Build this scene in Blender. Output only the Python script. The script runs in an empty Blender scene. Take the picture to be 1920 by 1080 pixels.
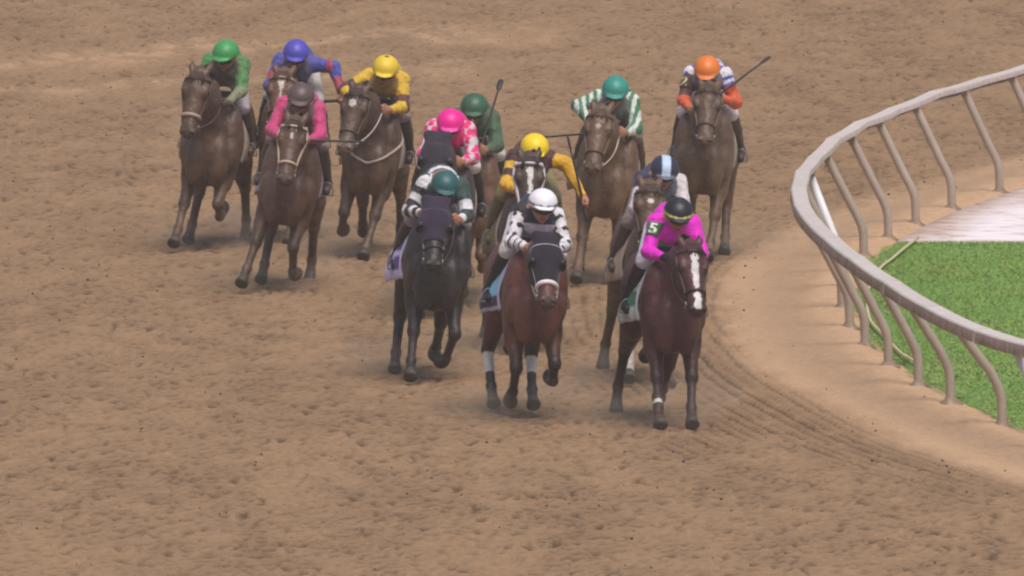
import bpy, math, random
import numpy as np
from mathutils import Vector, Matrix

rng = np.random.default_rng(7)
random.seed(7)
R = math.radians
SC = bpy.context.scene
COL = SC.collection

# ------------------------------------------------------------------ camera
CAM_H, PITCH, FPX = 15.3, R(4.0), 39000.0       # long broadcast lens on a tower 200 m away
cam_d = bpy.data.cameras.new('camera')
cam = bpy.data.objects.new('camera', cam_d)
COL.objects.link(cam)
cam.location = (0, 0, CAM_H)
cam.rotation_euler = (math.pi / 2 - PITCH, 0, 0)
cam_d.sensor_width = 36.0
cam_d.lens = 36.0 * FPX / 1920.0
cam_d.clip_start = 1.0
cam_d.clip_end = 9000.0
SC.camera = cam

def ground_at(px, py, z=0.0):
    """point on the ground seen at a place in the photograph"""
    dx, dy = (px - 960) / FPX, (540 - py) / FPX
    d = np.array([dx, math.cos(PITCH) + dy * math.sin(PITCH), -math.sin(PITCH) + dy * math.cos(PITCH)])
    t = (z - CAM_H) / d[2]
    return np.array([0, 0, CAM_H]) + t * d

# ------------------------------------------------------------------ sky, sun, exposure
SUN_EL, SUN_AZ = R(64), R(158)                    # azimuth clockwise from +Y
w = bpy.data.worlds.new('World')
SC.world = w
w.use_nodes = True
nt = w.node_tree
for n in list(nt.nodes): nt.nodes.remove(n)
sky = nt.nodes.new('ShaderNodeTexSky')
sky.sky_type = 'NISHITA'
sky.sun_disc = False
sky.sun_elevation = SUN_EL
sky.sun_rotation = SUN_AZ
sky.dust_density = 4.0
sky.air_density = 1.0
bg = nt.nodes.new('ShaderNodeBackground')
bg.inputs['Strength'].default_value = 0.09
wo = nt.nodes.new('ShaderNodeOutputWorld')
nt.links.new(sky.outputs[0], bg.inputs[0])
nt.links.new(bg.outputs[0], wo.inputs[0])

sd = bpy.data.lights.new('sun', 'SUN')
sd.energy = 2.2
sd.angle = R(38)
sd.color = (1.0, 0.95, 0.9)
sun = bpy.data.objects.new('sun', sd)
COL.objects.link(sun)
sv = Vector((math.sin(SUN_AZ) * math.cos(SUN_EL), math.cos(SUN_AZ) * math.cos(SUN_EL), math.sin(SUN_EL)))
sun.rotation_euler = sv.to_track_quat('Z', 'Y').to_euler()
sun.location = (0, 150, 60)
SC.view_settings.view_transform = 'Standard'
SC.view_settings.look = 'None'
SC.view_settings.gamma = 1.0
SC.view_settings.use_curve_mapping = False
SC.view_settings.exposure = 0.18
SC.cycles.pixel_filter_type = 'BLACKMAN_HARRIS'
SC.cycles.filter_width = 2.2
SC.cycles.max_bounces = 6
SC.cycles.volume_bounces = 0

# ------------------------------------------------------------------ helpers
def tag(o, label=None, cat=None, group=None, kind=None):
    if label: o['label'] = label
    if cat: o['category'] = cat
    if group: o['group'] = group
    if kind: o['kind'] = kind
    return o

def empty(name, loc, rz=0.0, roll=0.0):
    o = bpy.data.objects.new(name, None)
    o.empty_display_size = 0.2
    COL.objects.link(o)
    o.location = loc
    o.rotation_euler = (0, roll, rz)
    return o

def make_mesh(name, verts, faces, mat, parent=None, smooth=True, cols=None, dust=None):
    """one mesh object; faces is an (n,k) array or a list of index lists"""
    me = bpy.data.meshes.new(name)
    verts = np.asarray(verts, dtype=np.float32)
    if isinstance(faces, np.ndarray):
        n, k = faces.shape
        me.vertices.add(len(verts)); me.vertices.foreach_set('co', verts.ravel())
        me.loops.add(n * k); me.loops.foreach_set('vertex_index', faces.astype(np.int32).ravel())
        me.polygons.add(n)
        me.polygons.foreach_set('loop_start', np.arange(0, n * k, k, dtype=np.int32))
        me.polygons.foreach_set('loop_total', np.full(n, k, dtype=np.int32))
        me.update(calc_edges=True)
    else:
        me.from_pydata([tuple(map(float, v)) for v in verts], [], [tuple(int(i) for i in f) for f in faces])
    me.validate()
    if smooth:
        me.polygons.foreach_set('use_smooth', np.ones(len(me.polygons), dtype=bool))
    if cols is not None:
        a = me.color_attributes.new('Col', 'FLOAT_COLOR', 'POINT')
        c = np.ones((len(verts), 4), dtype=np.float32); c[:, :3] = cols
        a.data.foreach_set('color', c.ravel())
    if dust is not None:
        a = me.attributes.new('dust', 'FLOAT', 'POINT')
        a.data.foreach_set('value', np.broadcast_to(np.asarray(dust, dtype=np.float32), (len(verts),)).copy())
    me.materials.append(mat)
    o = bpy.data.objects.new(name, me)
    COL.objects.link(o)
    if parent is not None: o.parent = parent
    return o

class MB:
    """collects shapes for one mesh"""
    def __init__(s): s.v = []; s.f = []; s.c = []
    def add(s, v, f, col=None):
        b = len(s.v)
        s.v += [tuple(map(float, p)) for p in v]
        s.f += [tuple(i + b for i in q) for q in f]
        s.c += [col if col is not None else (1, 1, 1)] * len(v)
    def tube(s, pts, rad, n=8, col=None, flat=1.0):
        pts = np.asarray(pts, float)
        rad = np.broadcast_to(np.asarray(rad, float), (len(pts),))
        T = np.gradient(pts, axis=0)
        T /= np.linalg.norm(T, axis=1)[:, None] + 1e-9
        up = np.array([0, 0, 1.0]) if abs(T[0][2]) < 0.9 else np.array([1.0, 0, 0])
        V, F = [], []
        for i, p in enumerate(pts):
            a = np.cross(T[i], up); a /= np.linalg.norm(a) + 1e-9
            b = np.cross(a, T[i]); up = b
            for k in range(n):
                t = 2 * math.pi * k / n
                V.append(p + rad[i] * (a * math.cos(t) + b * math.sin(t) * flat))
        m = len(pts)
        for i in range(m - 1):
            for k in range(n):
                F.append((i * n + k, i * n + (k + 1) % n, (i + 1) * n + (k + 1) % n, (i + 1) * n + k))
        F.append(tuple(range(n - 1, -1, -1)))
        F.append(tuple((m - 1) * n + k for k in range(n)))
        s.add(V, F, col)
    def rings(s, rings, col=None, cap=True):
        n = len(rings[0]); V = [p for r in rings for p in r]; F = []
        for i in range(len(rings) - 1):
            for k in range(n):
                F.append((i * n + k, i * n + (k + 1) % n, (i + 1) * n + (k + 1) % n, (i + 1) * n + k))
        if cap:
            F.append(tuple(range(n - 1, -1, -1)))
            F.append(tuple((len(rings) - 1) * n + k for k in range(n)))
        s.add(V, F, col)
    def ball(s, c, r, col=None, n=10):
        r = np.broadcast_to(np.asarray(r, float), (3,)); c = np.asarray(c, float)
        rr = []
        for i in range(1, n):
            t = math.pi * i / n
            rr.append([c + r * np.array([math.sin(t) * math.cos(2 * math.pi * k / n), math.sin(t) * math.sin(2 * math.pi * k / n), math.cos(t)]) for k in range(n)])
        s.rings(rr, col)
    def grid_shell(s, outer, inner, col=None):
        """outer, inner: (m,n,3) surfaces closed along the rim"""
        m, n = outer.shape[:2]
        V = list(outer.reshape(-1, 3)) + list(inner.reshape(-1, 3))
        o = m * n; F = []
        I = lambda i, j: i * n + j
        for i in range(m - 1):
            for j in range(n - 1):
                F.append((I(i, j), I(i + 1, j), I(i + 1, j + 1), I(i, j + 1)))
                F.append((o + I(i, j), o + I(i, j + 1), o + I(i + 1, j + 1), o + I(i + 1, j)))
        for i in range(m - 1):
            F.append((I(i, 0), o + I(i, 0), o + I(i + 1, 0), I(i + 1, 0)))
            F.append((I(i, n - 1), I(i + 1, n - 1), o + I(i + 1, n - 1), o + I(i, n - 1)))
        for j in range(n - 1):
            F.append((I(0, j), I(0, j + 1), o + I(0, j + 1), o + I(0, j)))
            F.append((I(m - 1, j), o + I(m - 1, j), o + I(m - 1, j + 1), I(m - 1, j + 1)))
        s.add(V, F, col)
    def build(s, name, mat, parent=None, smooth=True, cols=False, dust=None):
        return make_mesh(name, np.array(s.v), s.f, mat, parent, smooth, np.array(s.c) if cols else None, dust)

# ------------------------------------------------------------------ materials
MATS = {}
def new_mat(name):
    m = bpy.data.materials.new(name); m.use_nodes = True
    t = m.node_tree
    b = t.nodes['Principled BSDF']
    MATS[name] = m
    return m, t, b

def noise(t, scale, detail=4.0, rough=0.55, coord='Object', vec=None):
    n = t.nodes.new('ShaderNodeTexNoise')
    n.inputs['Scale'].default_value = scale
    n.inputs['Detail'].default_value = detail
    n.inputs['Roughness'].default_value = rough
    if vec is None:
        c = t.nodes.new('ShaderNodeTexCoord')
        vec = c.outputs[coord]
    t.links.new(vec, n.inputs['Vector'])
    return n.outputs['Fac']

def ramp(t, fac, stops):
    r = t.nodes.new('ShaderNodeValToRGB')
    e = r.color_ramp.elements
    while len(e) > 1: e.remove(e[0])
    e[0].position = stops[0][0]; e[0].color = stops[0][1]
    for p, c in stops[1:]:
        q = e.new(p); q.color = c
    t.links.new(fac, r.inputs[0])
    return r.outputs[0]

def mix(t, fac, a, b, mode='MIX'):
    n = t.nodes.new('ShaderNodeMix'); n.data_type = 'RGBA'; n.blend_type = mode
    for sock, v in ((n.inputs[0], fac), (n.inputs[6], a), (n.inputs[7], b)):
        if hasattr(v, 'links') or hasattr(v, 'is_linked'): t.links.new(v, sock)
        elif isinstance(v, (int, float)): sock.default_value = v
        else: sock.default_value = (*v, 1) if len(v) == 3 else v
    return n.outputs[2]

def math_n(t, op, a, b):
    n = t.nodes.new('ShaderNodeMath'); n.operation = op
    for sock, v in ((n.inputs[0], a), (n.inputs[1], b)):
        if isinstance(v, (int, float)): sock.default_value = v
        else: t.links.new(v, sock)
    return n.outputs[0]

def bump(t, b, h, strength=0.3, dist=0.02):
    n = t.nodes.new('ShaderNodeBump')
    n.inputs['Strength'].default_value = strength
    n.inputs['Distance'].default_value = dist
    t.links.new(h, n.inputs['Height']); t.links.new(n.outputs[0], b.inputs['Normal'])

DUST = (0.215, 0.128, 0.075)
def attr(t, name, out='Color'):
    a = t.nodes.new('ShaderNodeAttribute'); a.attribute_name = name
    return a.outputs[out]

def painted(name, rough=0.5, spec=0.4, sheen=0.0, nscale=9.0, bstr=0.25, bdist=0.02, wr=6.0, vary=0.18):
    """material of a coloured, more or less dirt-spattered surface"""
    m, t, b = new_mat(name)
    c = attr(t, 'Col')
    n1 = noise(t, nscale, 5.0, 0.6)
    v = ramp(t, n1, [(0.25, (1 - vary,) * 3 + (1,)), (0.75, (1 + vary * 0.6,) * 3 + (1,))])
    c = mix(t, 1.0, c, v, 'MULTIPLY')
    d = attr(t, 'dust', 'Fac')
    n2 = noise(t, 5.0, 6.0, 0.7)
    n3 = noise(t, 38.0, 3.0, 0.6)
    n2 = math_n(t, 'MAXIMUM', math_n(t, 'MULTIPLY', math_n(t, 'SUBTRACT', n2, 0.30), 2.2), 0.06)
    s = math_n(t, 'MULTIPLY', d, math_n(t, 'ADD', n2, math_n(t, 'MULTIPLY', n3, 0.6)))
    s = math_n(t, 'MINIMUM', math_n(t, 'MULTIPLY', s, 1.25), 0.92)
    c = mix(t, s, c, DUST)
    t.links.new(c, b.inputs['Base Color'])
    b.inputs['Roughness'].default_value = rough
    b.inputs['Specular IOR Level'].default_value = spec
    if sheen: b.inputs['Sheen Weight'].default_value = sheen
    bump(t, b, noise(t, wr, 4.0, 0.55), bstr, bdist)
    return m

M_coat = painted('horse_coat', 0.46, 0.40, 0.0, 5.0, 0.6, 0.07, 6.5, 0.38)
M_silk = painted('racing_silk', 0.55, 0.35, 0.15, 12.0, 0.8, 0.05, 12.0, 0.12)
M_cloth = painted('heavy_cloth', 0.85, 0.2, 0.1, 20.0, 0.4, 0.02, 24.0, 0.12)
M_leather = painted('leather', 0.42, 0.4, 0.0, 18.0, 0.2, 0.01, 20.0, 0.15)
M_skin = painted('skin', 0.55, 0.35, 0.0, 14.0, 0.15, 0.006, 30.0, 0.10)
M_cap = painted('cap_cover', 0.42, 0.45, 0.0, 14.0, 0.2, 0.01, 16.0, 0.06)
M_hair = painted('horse_hair', 0.6, 0.3, 0.0, 30.0, 0.2, 0.01, 40.0, 0.25)
def plain(name, col, rough, metal=0.0, vary=0.15, nscale=12.0):
    m, t, b = new_mat(name)
    n1 = noise(t, nscale, 4.0)
    v = ramp(t, n1, [(0.3, tuple(x * (1 - vary) for x in col) + (1,)), (0.7, tuple(min(1, x * (1 + vary)) for x in col) + (1,))])
    t.links.new(v, b.inputs['Base Color'])
    b.inputs['Roughness'].default_value = rough
    b.inputs['Metallic'].default_value = metal
    return m
M_steel = plain('stirrup_steel', (0.32, 0.31, 0.31), 0.45, 0.8)
M_eye = plain('horse_eye', (0.012, 0.008, 0.006), 0.08)
M_hoof = plain('hoof_horn', (0.07, 0.055, 0.045), 0.6, 0, 0.4)
M_lens = plain('goggle_lens', (0.02, 0.02, 0.025), 0.12)
M_whip = plain('whip_leather', (0.025, 0.02, 0.02), 0.5)

# ------------------------------------------------------------------ implicit surfaces
class Prim:
    __slots__ = ('kind', 'a', 'b', 'ra', 'rb', 'su', 'rot', 'k', 'tag', 'op')
    def bbox(s):
        if s.kind == 'c':
            lo = np.minimum(s.a - s.ra, s.b - s.rb); hi = np.maximum(s.a + s.ra, s.b + s.rb)
        else:
            m = np.max(s.b) if s.rot is not None else s.b
            lo, hi = s.a - m, s.a + m
        return lo, hi
    def ev(s, X, Y, Z):
        if s.kind == 'c':
            ab = s.b - s.a; L = ab @ ab
            px, py, pz = X - s.a[0], Y - s.a[1], Z - s.a[2]
            t = np.clip((px * ab[0] + py * ab[1] + pz * ab[2]) / max(L, 1e-9), 0, 1)
            vx, vy, vz = px - t * ab[0], py - t * ab[1], pz - t * ab[2]
            r = s.ra + (s.rb - s.ra) * t
            n = np.sqrt(vx * vx + vy * vy + vz * vz)
            if s.su == 1.0: return n - r, t
            q = np.sqrt((vx / s.su) ** 2 + vy * vy + vz * vz) + 1e-9
            return (q - r) * (n + 1e-9) / q, t
        px, py, pz = X - s.a[0], Y - s.a[1], Z - s.a[2]
        if s.rot is not None:
            m = s.rot
            px, py, pz = (px * m[0, 0] + py * m[1, 0] + pz * m[2, 0], px * m[0, 1] + py * m[1, 1] + pz * m[2, 1], px * m[0, 2] + py * m[1, 2] + pz * m[2, 2])
        r = s.b
        k0 = np.sqrt((px / r[0]) ** 2 + (py / r[1]) ** 2 + (pz / r[2]) ** 2)
        k1 = np.sqrt((px / r[0] ** 2) ** 2 + (py / r[1] ** 2) ** 2 + (pz / r[2] ** 2) ** 2) + 1e-9
        return k0 * (k0 - 1) / k1, np.clip(px / r[0] * 0.5 + 0.5, 0, 1)

def cone(a, b, ra, rb, tag='', k=0.03, su=1.0, op='+'):
    p = Prim(); p.kind = 'c'; p.a = np.array(a, float); p.b = np.array(b, float); p.ra, p.rb, p.su, p.rot, p.k, p.tag, p.op = ra, rb, su, None, k, tag, op
    return p
def ell(c, r, tag='', k=0.03, rot=None, op='+'):
    p = Prim(); p.kind = 'e'; p.a = np.array(c, float); p.b = np.array(r, float); p.ra = p.rb = 0; p.su = 1.0; p.rot = rot; p.k, p.tag, p.op = k, tag, op
    return p

def smin(a, b, k):
    h = np.maximum(k - np.abs(a - b), 0) / k
    return np.minimum(a, b) - h * h * k * 0.25

def field(prims, P, extra=0.0):
    d = np.full(len(P), 1.0)
    for p in prims:
        e, _ = p.ev(P[:, 0], P[:, 1], P[:, 2])
        if p.op == '+': d = smin(d, e, p.k)
        else: d = -smin(-d, e, p.k)
    return d - extra

def nearest(prims, P):
    best = np.full(len(P), 9.0); idx = np.zeros(len(P), int); tt = np.zeros(len(P))
    for i, p in enumerate(prims):
        if p.op != '+': continue
        e, t = p.ev(P[:, 0], P[:, 1], P[:, 2])
        m = e < best
        best[m] = e[m]; idx[m] = i; tt[m] = np.broadcast_to(t, e.shape)[m]
    return idx, tt

def surface(prims, vox, clip=None, wob=0.0, grow=0.0):
    """surface nets of the blended field; clip(X,Y,Z) > 0 is cut away"""
    los, his = zip(*[p.bbox() for p in prims if p.op == '+'])
    lo = np.min(los, 0) - 4 * vox - grow; hi = np.max(his, 0) + 4 * vox + grow
    n = np.ceil((hi - lo) / vox).astype(int) + 1
    ax = [lo[i] + vox * np.arange(n[i]) for i in range(3)]
    D = np.full(n, 0.25, dtype=np.float32)
    for p in prims:
        l, h = p.bbox(); mrg = p.k + 4 * vox + grow
        i0 = np.clip(np.floor((l - mrg - lo) / vox).astype(int), 0, n); i1 = np.clip(np.ceil((h + mrg - lo) / vox).astype(int) + 1, 0, n)
        sl = tuple(slice(i0[k], i1[k]) for k in range(3))
        X = ax[0][sl[0]][:, None, None]; Y = ax[1][sl[1]][None, :, None]; Z = ax[2][sl[2]][None, None, :]
        e, _ = p.ev(X, Y, Z)
        if p.op == '+': D[sl] = smin(D[sl], e, p.k)
        else: D[sl] = -smin(-D[sl], e, p.k)
    D -= grow
    X = ax[0][:, None, None]; Y = ax[1][None, :, None]; Z = ax[2][None, None, :]
    if wob:
        D += wob * (np.sin(X * 31 + 9 * Z + 5 * np.sin(Y * 17)) * np.sin(Y * 27 + 7 * X) * np.cos(Z * 33 + 4 * np.sin(X * 13)))
    if clip is not None:
        D = np.maximum(D, clip(X, Y, Z))
    ins = D < 0
    c = [(i, j, k) for i in (0, 1) for j in (0, 1) for k in (0, 1)]
    sh = lambda A, o: A[o[0]:A.shape[0] - 1 + o[0], o[1]:A.shape[1] - 1 + o[1], o[2]:A.shape[2] - 1 + o[2]]
    cnt = sum(sh(ins, o).astype(np.int8) for o in c)
    cells = np.argwhere((cnt > 0) & (cnt < 8))
    acc = np.zeros((len(cells), 3)); num = np.zeros(len(cells))
    for a in range(8):
        for b in range(a + 1, 8):
            oa, ob = c[a], c[b]
            if sum(abs(x - y) for x, y in zip(oa, ob)) != 1: continue
            da = D[cells[:, 0] + oa[0], cells[:, 1] + oa[1], cells[:, 2] + oa[2]]
            db = D[cells[:, 0] + ob[0], cells[:, 1] + ob[1], cells[:, 2] + ob[2]]
            m = (da < 0) != (db < 0)
            t = np.where(m, da / np.where(m, da - db, 1), 0)
            q = np.array(oa) + t[:, None] * (np.array(ob) - np.array(oa))
            acc[m] += q[m]; num[m] += 1
    V = lo + vox * (cells + acc / num[:, None])
    vid = np.full(n - 1, -1, dtype=np.int32); vid[tuple(cells.T)] = np.arange(len(cells))
    quads = []
    for axis in range(3):
        o = [0, 0, 0]; o[axis] = 1
        A = ins[:n[0] - o[0], :n[1] - o[1], :n[2] - o[2]]; B = ins[o[0]:, o[1]:, o[2]:]
        e = np.argwhere(A != B)
        if not len(e): continue
        u, v = [(1, 2), (2, 0), (0, 1)][axis]
        e = e[(e[:, u] > 0) & (e[:, v] > 0)]
        fl = A[tuple(e.T)]
        du = np.zeros(3, int); du[u] = 1; dv = np.zeros(3, int); dv[v] = 1
        q = np.stack([vid[tuple((e - du - dv).T)], vid[tuple((e - dv).T)], vid[tuple(e.T)], vid[tuple((e - du).T)]], 1)
        q[~fl] = q[~fl][:, ::-1]
        quads.append(q)
    return V, np.concatenate(quads)

def cast(prims, O, Dr, R0=0.6, extra=0.0):
    """march inward along O + s*Dr from s=R0 and return the surface points"""
    O = np.asarray(O, float); Dr = np.asarray(Dr, float)
    s = np.full(len(O), R0)
    for _ in range(40):
        d = field(prims, O + s[:, None] * Dr, extra)
        s -= np.clip(d, -0.05, 0.2) * 0.8
        s = np.maximum(s, 0.0)
    return O + s[:, None] * Dr

def srgb(r, g, b):
    c = np.array([r, g, b]) / 255.0
    return tuple(np.where(c <= 0.04045, c / 12.92, ((c + 0.055) / 1.055) ** 2.4))

# ------------------------------------------------------------------ horse
def unit(v): v = np.asarray(v, float); return v / (np.linalg.norm(v) + 1e-9)
def L(u, f, z): return np.array([u, -f, z], float)          # u to the picture's right, f forward, z up

FORE = dict(stance=(34, 28, 42), reach=(38, 34, 45), land=(36, 30, 45), fold=(44, -62, -105), half=(38, -34, -75), push=(-32, -42, 0), tuck=(55, -88, -130), swing=(20, -44, -75))
HIND = dict(reach=(30, -5, 40, 50), push=(-12, -52, -30, 5), fold=(12, -20, -76, -105), swing=(10, -26, -52, -72), under=(26, -16, 36, 45))
GS = 1.12                                                  # thoroughbreds of 17 hands: the figures are drawn at 16

def leg_points(fore, side, pose, lat):
    def step(p, ln, ang, la):
        a = R(ang); s = R(la) * side
        return p + ln * np.array([math.cos(a) * math.sin(s), -math.sin(a), -math.cos(a) * math.cos(s)])
    if fore:
        a = FORE[pose] if isinstance(pose, str) else pose
        e = L(side * 0.150, 0.45, 0.93)
        k = step(e, 0.43, a[0], lat[0]); f = step(k, 0.29, a[1], lat[1]); h = step(f, 0.13, a[2], lat[1])
        return [e, k, f, h]
    a = HIND[pose] if isinstance(pose, str) else pose
    hip = L(side * 0.13, -0.62, 1.24)
    st = step(hip, 0.30, 20 + a[0], 8)
    k = step(st, 0.44, a[1], lat[0]); f = step(k, 0.37, a[2], lat[1]); h = step(f, 0.13, a[3], lat[1])
    return [hip, st, k, f, h]

def smooth01(x): x = np.clip(x, 0, 1); return x * x * (3 - 2 * x)

def build_horse(S):
    fores = [leg_points(True, sd, *S['legs'][i]) for i, sd in ((0, -1), (1, 1))]
    hinds = [leg_points(False, sd, *S['legs'][i + 2]) for i, sd in ((0, -1), (1, 1))]
    low = min(p[-1][2] for p in fores + hinds) - 0.085
    dz = -low + S.get('clear', 0.0)
    if 'dz' in S: dz = max(S['dz'], -low)
    S['dz_used'] = dz; S['low'] = low
    up = np.array([0, 0, dz])
    fores = [[q + up for q in p] for p in fores]; hinds = [[q + up for q in p] for p in hinds]
    P = lambda u, f, z: L(u, f, z + dz)
    wd = S.get('girth', 1.0) * .86
    body = [
        ell(P(0, -.05, 1.20), (.285 * wd, .74, .35), 'body', .08),
        ell(P(0, .36, 1.16), (.255 * wd, .42, .39), 'body', .08),
        ell(P(0, .60, 1.10), (.22 * wd, .27, .33), 'body', .08),
        cone(P(0, .42, 1.50), P(0, .02, 1.48), .10, .10, 'body', .12),
        cone(P(0, .05, 1.42), P(0, -.6, 1.44), .13, .16, 'body', .1),
        ell(P(0, -.74, 1.33), (.225, .37, .27), 'body', .1),
    ]
    for s in (-1, 1):
        body += [
            ell(P(s * .095 * wd / .86, .76, 1.03), (.105, .13, .25), 'body', .022),
            ell(P(s * .20 * wd, .50, 1.20), (.110, .20, .35), 'body', .03),
            ell(P(s * .19 * wd, .66, 1.10), (.10, .12, .16), 'body', .03),
            ell(P(s * .13, -.74, 1.20), (.135, .31, .33), 'body', .07),
            ell(P(s * .150, .45, .98), (.092, .14, .17), 'body', .03),
        ]
    # neck and head
    hp = S.get('head', {})
    poll = P(hp.get('u', 0.0), hp.get('f', 1.10), hp.get('z', 1.70) + .07)
    n0 = P(0, .52, 1.30); n1 = n0 + (poll - n0) * .5 + np.array([0, 0, .03])
    body += [cone(n0, n1, .30, .205, 'body', .08, .58), cone(n1, poll + np.array([0, .05, -.05]), .205, .14, 'body', .06, .60)]
    body += [cone(P(0, .35, 1.50), n1 + np.array([0, 0, .10]), .07, .07, 'body', .12, .7)]
    pt, yw, rl = R(hp.get('pitch', 52) + 4), R(hp.get('yaw', 0)), R(hp.get('roll', 0))
    ax = np.array([math.sin(yw) * math.cos(pt), -math.cos(yw) * math.cos(pt), -math.sin(pt)])
    lat = unit(np.cross(ax, [0, 0, 1])); lat = lat if lat[0] > 0 else -lat
    dor = unit(np.cross(lat, ax)); dor = dor if dor[1] < 0 or dor[2] > 0 else -dor
    if dor[2] < 0: dor = -dor
    lat, dor = lat * math.cos(rl) + dor * math.sin(rl), dor * math.cos(rl) - lat * math.sin(rl)
    hs = 1.06
    H = lambda w_, t, d: poll + hs * (lat * w_ + ax * t + dor * d)
    rot = np.stack([lat, ax, dor], 1)
    er = lambda *r: tuple(hs * x for x in r)
    head = [
        ell(H(0, .11, -.015), er(.118, .155, .105), 'head', .04, rot),
        cone(H(0, .12, -.02), H(0, .50, -.005), .102 * hs, .066 * hs, 'head', .05, 1.0),
        ell(H(0, .545, -.012), er(.076, .085, .066), 'muzzle', .04, rot),
        ell(H(0, .545, -.075), er(.040, .06, .034), 'muzzle', .02, rot),
    ]
    for s in (-1, 1):
        head += [
            ell(H(s * .066, .21, -.095), er(.048, .135, .10), 'head', .04, rot),
            ell(H(s * .098, .17, .035), er(.030, .06, .036), 'head', .03, rot),
            ell(H(s * .047, .575, .022), er(.028, .036, .028), 'muzzle', .02, rot),
            cone(H(s * .060, .0, .02), H(s * (.080 + hp.get('ear', 0)), -.07, .005), .028 * hs, .030 * hs, 'ear', .02),
            cone(H(s * (.080 + hp.get('ear', 0)), -.07, .005), H(s * .092, -.145, -.03), .030 * hs, .009, 'ear', .015),
            ell(H(s * .043, .60, .030), er(.013, .020, .013), 'nostril', .01, rot, '-'),
        ]
    legs = []
    for i, p in enumerate(fores):
        t = 'f%d' % i
        e, k, f, h = p
        s = (-1, 1)[i]
        legs += [cone(e + np.array([0, 0, .06]), k, .098, .050, t + 'arm', .05), ell(e + (k - e) * .25 + np.array([s * .02, -.02, 0]), (.075, .085, .14), t + 'arm', .05),
                 ell(k, (.054, .056, .066), t + 'knee', .03), cone(k, f, .043, .036, t + 'can', .025), ell(f, (.046, .05, .05), t + 'fet', .025), cone(f, h, .038, .048, t + 'pas', .02)]
    for i, p in enumerate(hinds):
        t = 'h%d' % i
        hip, st, k, f, h = p
        legs += [cone(hip, st, .21, .13, t + 'arm', .07, .75), cone(st, k, .125, .056, t + 'arm', .05), ell(k + np.array([0, .02, .02]), (.050, .062, .075), t + 'knee', .03),
                 cone(k, f, .047, .039, t + 'can', .025), ell(f, (.047, .052, .05), t + 'fet', .025), cone(f, h, .039, .049, t + 'pas', .02)]
    allp = body + head + legs
    V, Q = surface(allp, 0.0128)
    # coat colours
    idx, tt = nearest(allp, V)
    tags = np.array([p.tag for p in allp])[idx]
    coat, pts = np.array(S['coat']), np.array(S['points'])
    C = np.tile(coat, (len(V), 1))
    part = np.array([x[2:] for x in tags]); lid = np.array([x[:2] for x in tags])
    wgt = np.zeros(len(V))
    wgt[part == 'arm'] = smooth01((tt[part == 'arm'] - .55) / .4)
    for q in ('knee', 'can', 'fet', 'pas'): wgt[(part == q) & np.isin(lid, ('f0', 'f1', 'h0', 'h1'))] = 1.0
    isleg = np.isin(lid, ('f0', 'f1', 'h0', 'h1'))
    wgt[~isleg] = 0
    C = C + (pts - C) * wgt[:, None]
    for lg, (c0, c1) in S.get('socks', {}).items():
        m = (lid == lg) & ((np.isin(part, ('pas', 'fet')) & (c1 > 1)) | ((part == 'can') & (tt > c0) & (tt < c1)))
        C[m] = (.82, .79, .76)
    for lg, c in S.get('wraps', {}).items():
        C[(lid == lg) & ((part == 'can') | (part == 'fet'))] = c
    rel = (V - poll) / hs
    lt, la, ld = rel @ lat, rel @ ax, rel @ dor
    mz = np.isin(tags, ('muzzle',))
    mw = smooth01((la - .44) / .12) * np.isin(tags, ('head', 'muzzle'))
    C = C + (np.array(S.get('muzzle', coat * .45)) - C) * (mw * .85)[:, None]
    front = np.isin(tags, ('head', 'muzzle')) & (ld > -.02)
    for t0, t1, w0, w1, off in S.get('blaze', []):
        q = (la - t0) / (t1 - t0)
        ww = w0 + (w1 - w0) * q
        if t1 - t0 < .085 and w0 < .04:
            C[front & ((2 * q - 1) ** 2 + ((lt - off) / (w0 * 1.15)) ** 2 < 1)] = (.74, .70, .68); continue
        m = front & (q > 0) & (q < 1) & (np.abs(lt - off + .004 * np.sin(la * 60)) < ww * np.minimum(1, np.sqrt(np.clip(np.minimum(q, 1 - q) * 8, 0, 1)) + .2))
        C[m] = (.74, .70, .68)
    du = S['dust'] * (1 + .5 * wgt) * np.where(np.isin(tags, ('head',)), .85, 1.0)
    du = du + .25 * S['dust'] * smooth01((1.15 + dz - V[:, 2]) / .6)
    gx = S['pos'][0]; gy = S['pos'][1]
    root = empty('horse', (gx, gy, -.012 * abs(S.get('tilt', 0)) / 8), R(S['yaw']), R(S.get('tilt', 0))); root.scale = (GS,) * 3
    tag(root, S['label'], 'horse', 'racehorses in the pack')
    b = make_mesh('body', V, Q, M_coat, root, True, C, du)
    b['label'] = S['coat_label']
    # hooves
    for p in fores + hinds:
        f, h = p[-2], p[-1]
        d = unit(h - f); m = MB()
        fwd = unit(np.cross(np.cross(d, [0, -1, 0.3]), d)) if abs(d[1]) < .99 else np.array([0, 0, 1.0])
        sd = unit(np.cross(d, fwd)); rr = []
        for s_, r_, o_ in ((-.02, .046, 0), (.0, .053, .0), (.04, .060, .012), (.085, .068, .022), (.092, .05, .02)):
            rr.append([h + d * s_ + fwd * o_ + r_ * (sd * math.cos(a) * .95 + fwd * math.sin(a) * 1.05) for a in np.linspace(0, 2 * math.pi, 15)[:-1]])
        m.rings(rr); m.build('hoof', M_hoof, root)
    # eyes
    for s in (-1, 1):
        m = MB(); m.ball(H(s * .115, .175, .030), .021); m.build('eye', M_eye, root)
    # forelock, mane, tail: hair strands
    m = MB(); hc = S['points']
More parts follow.
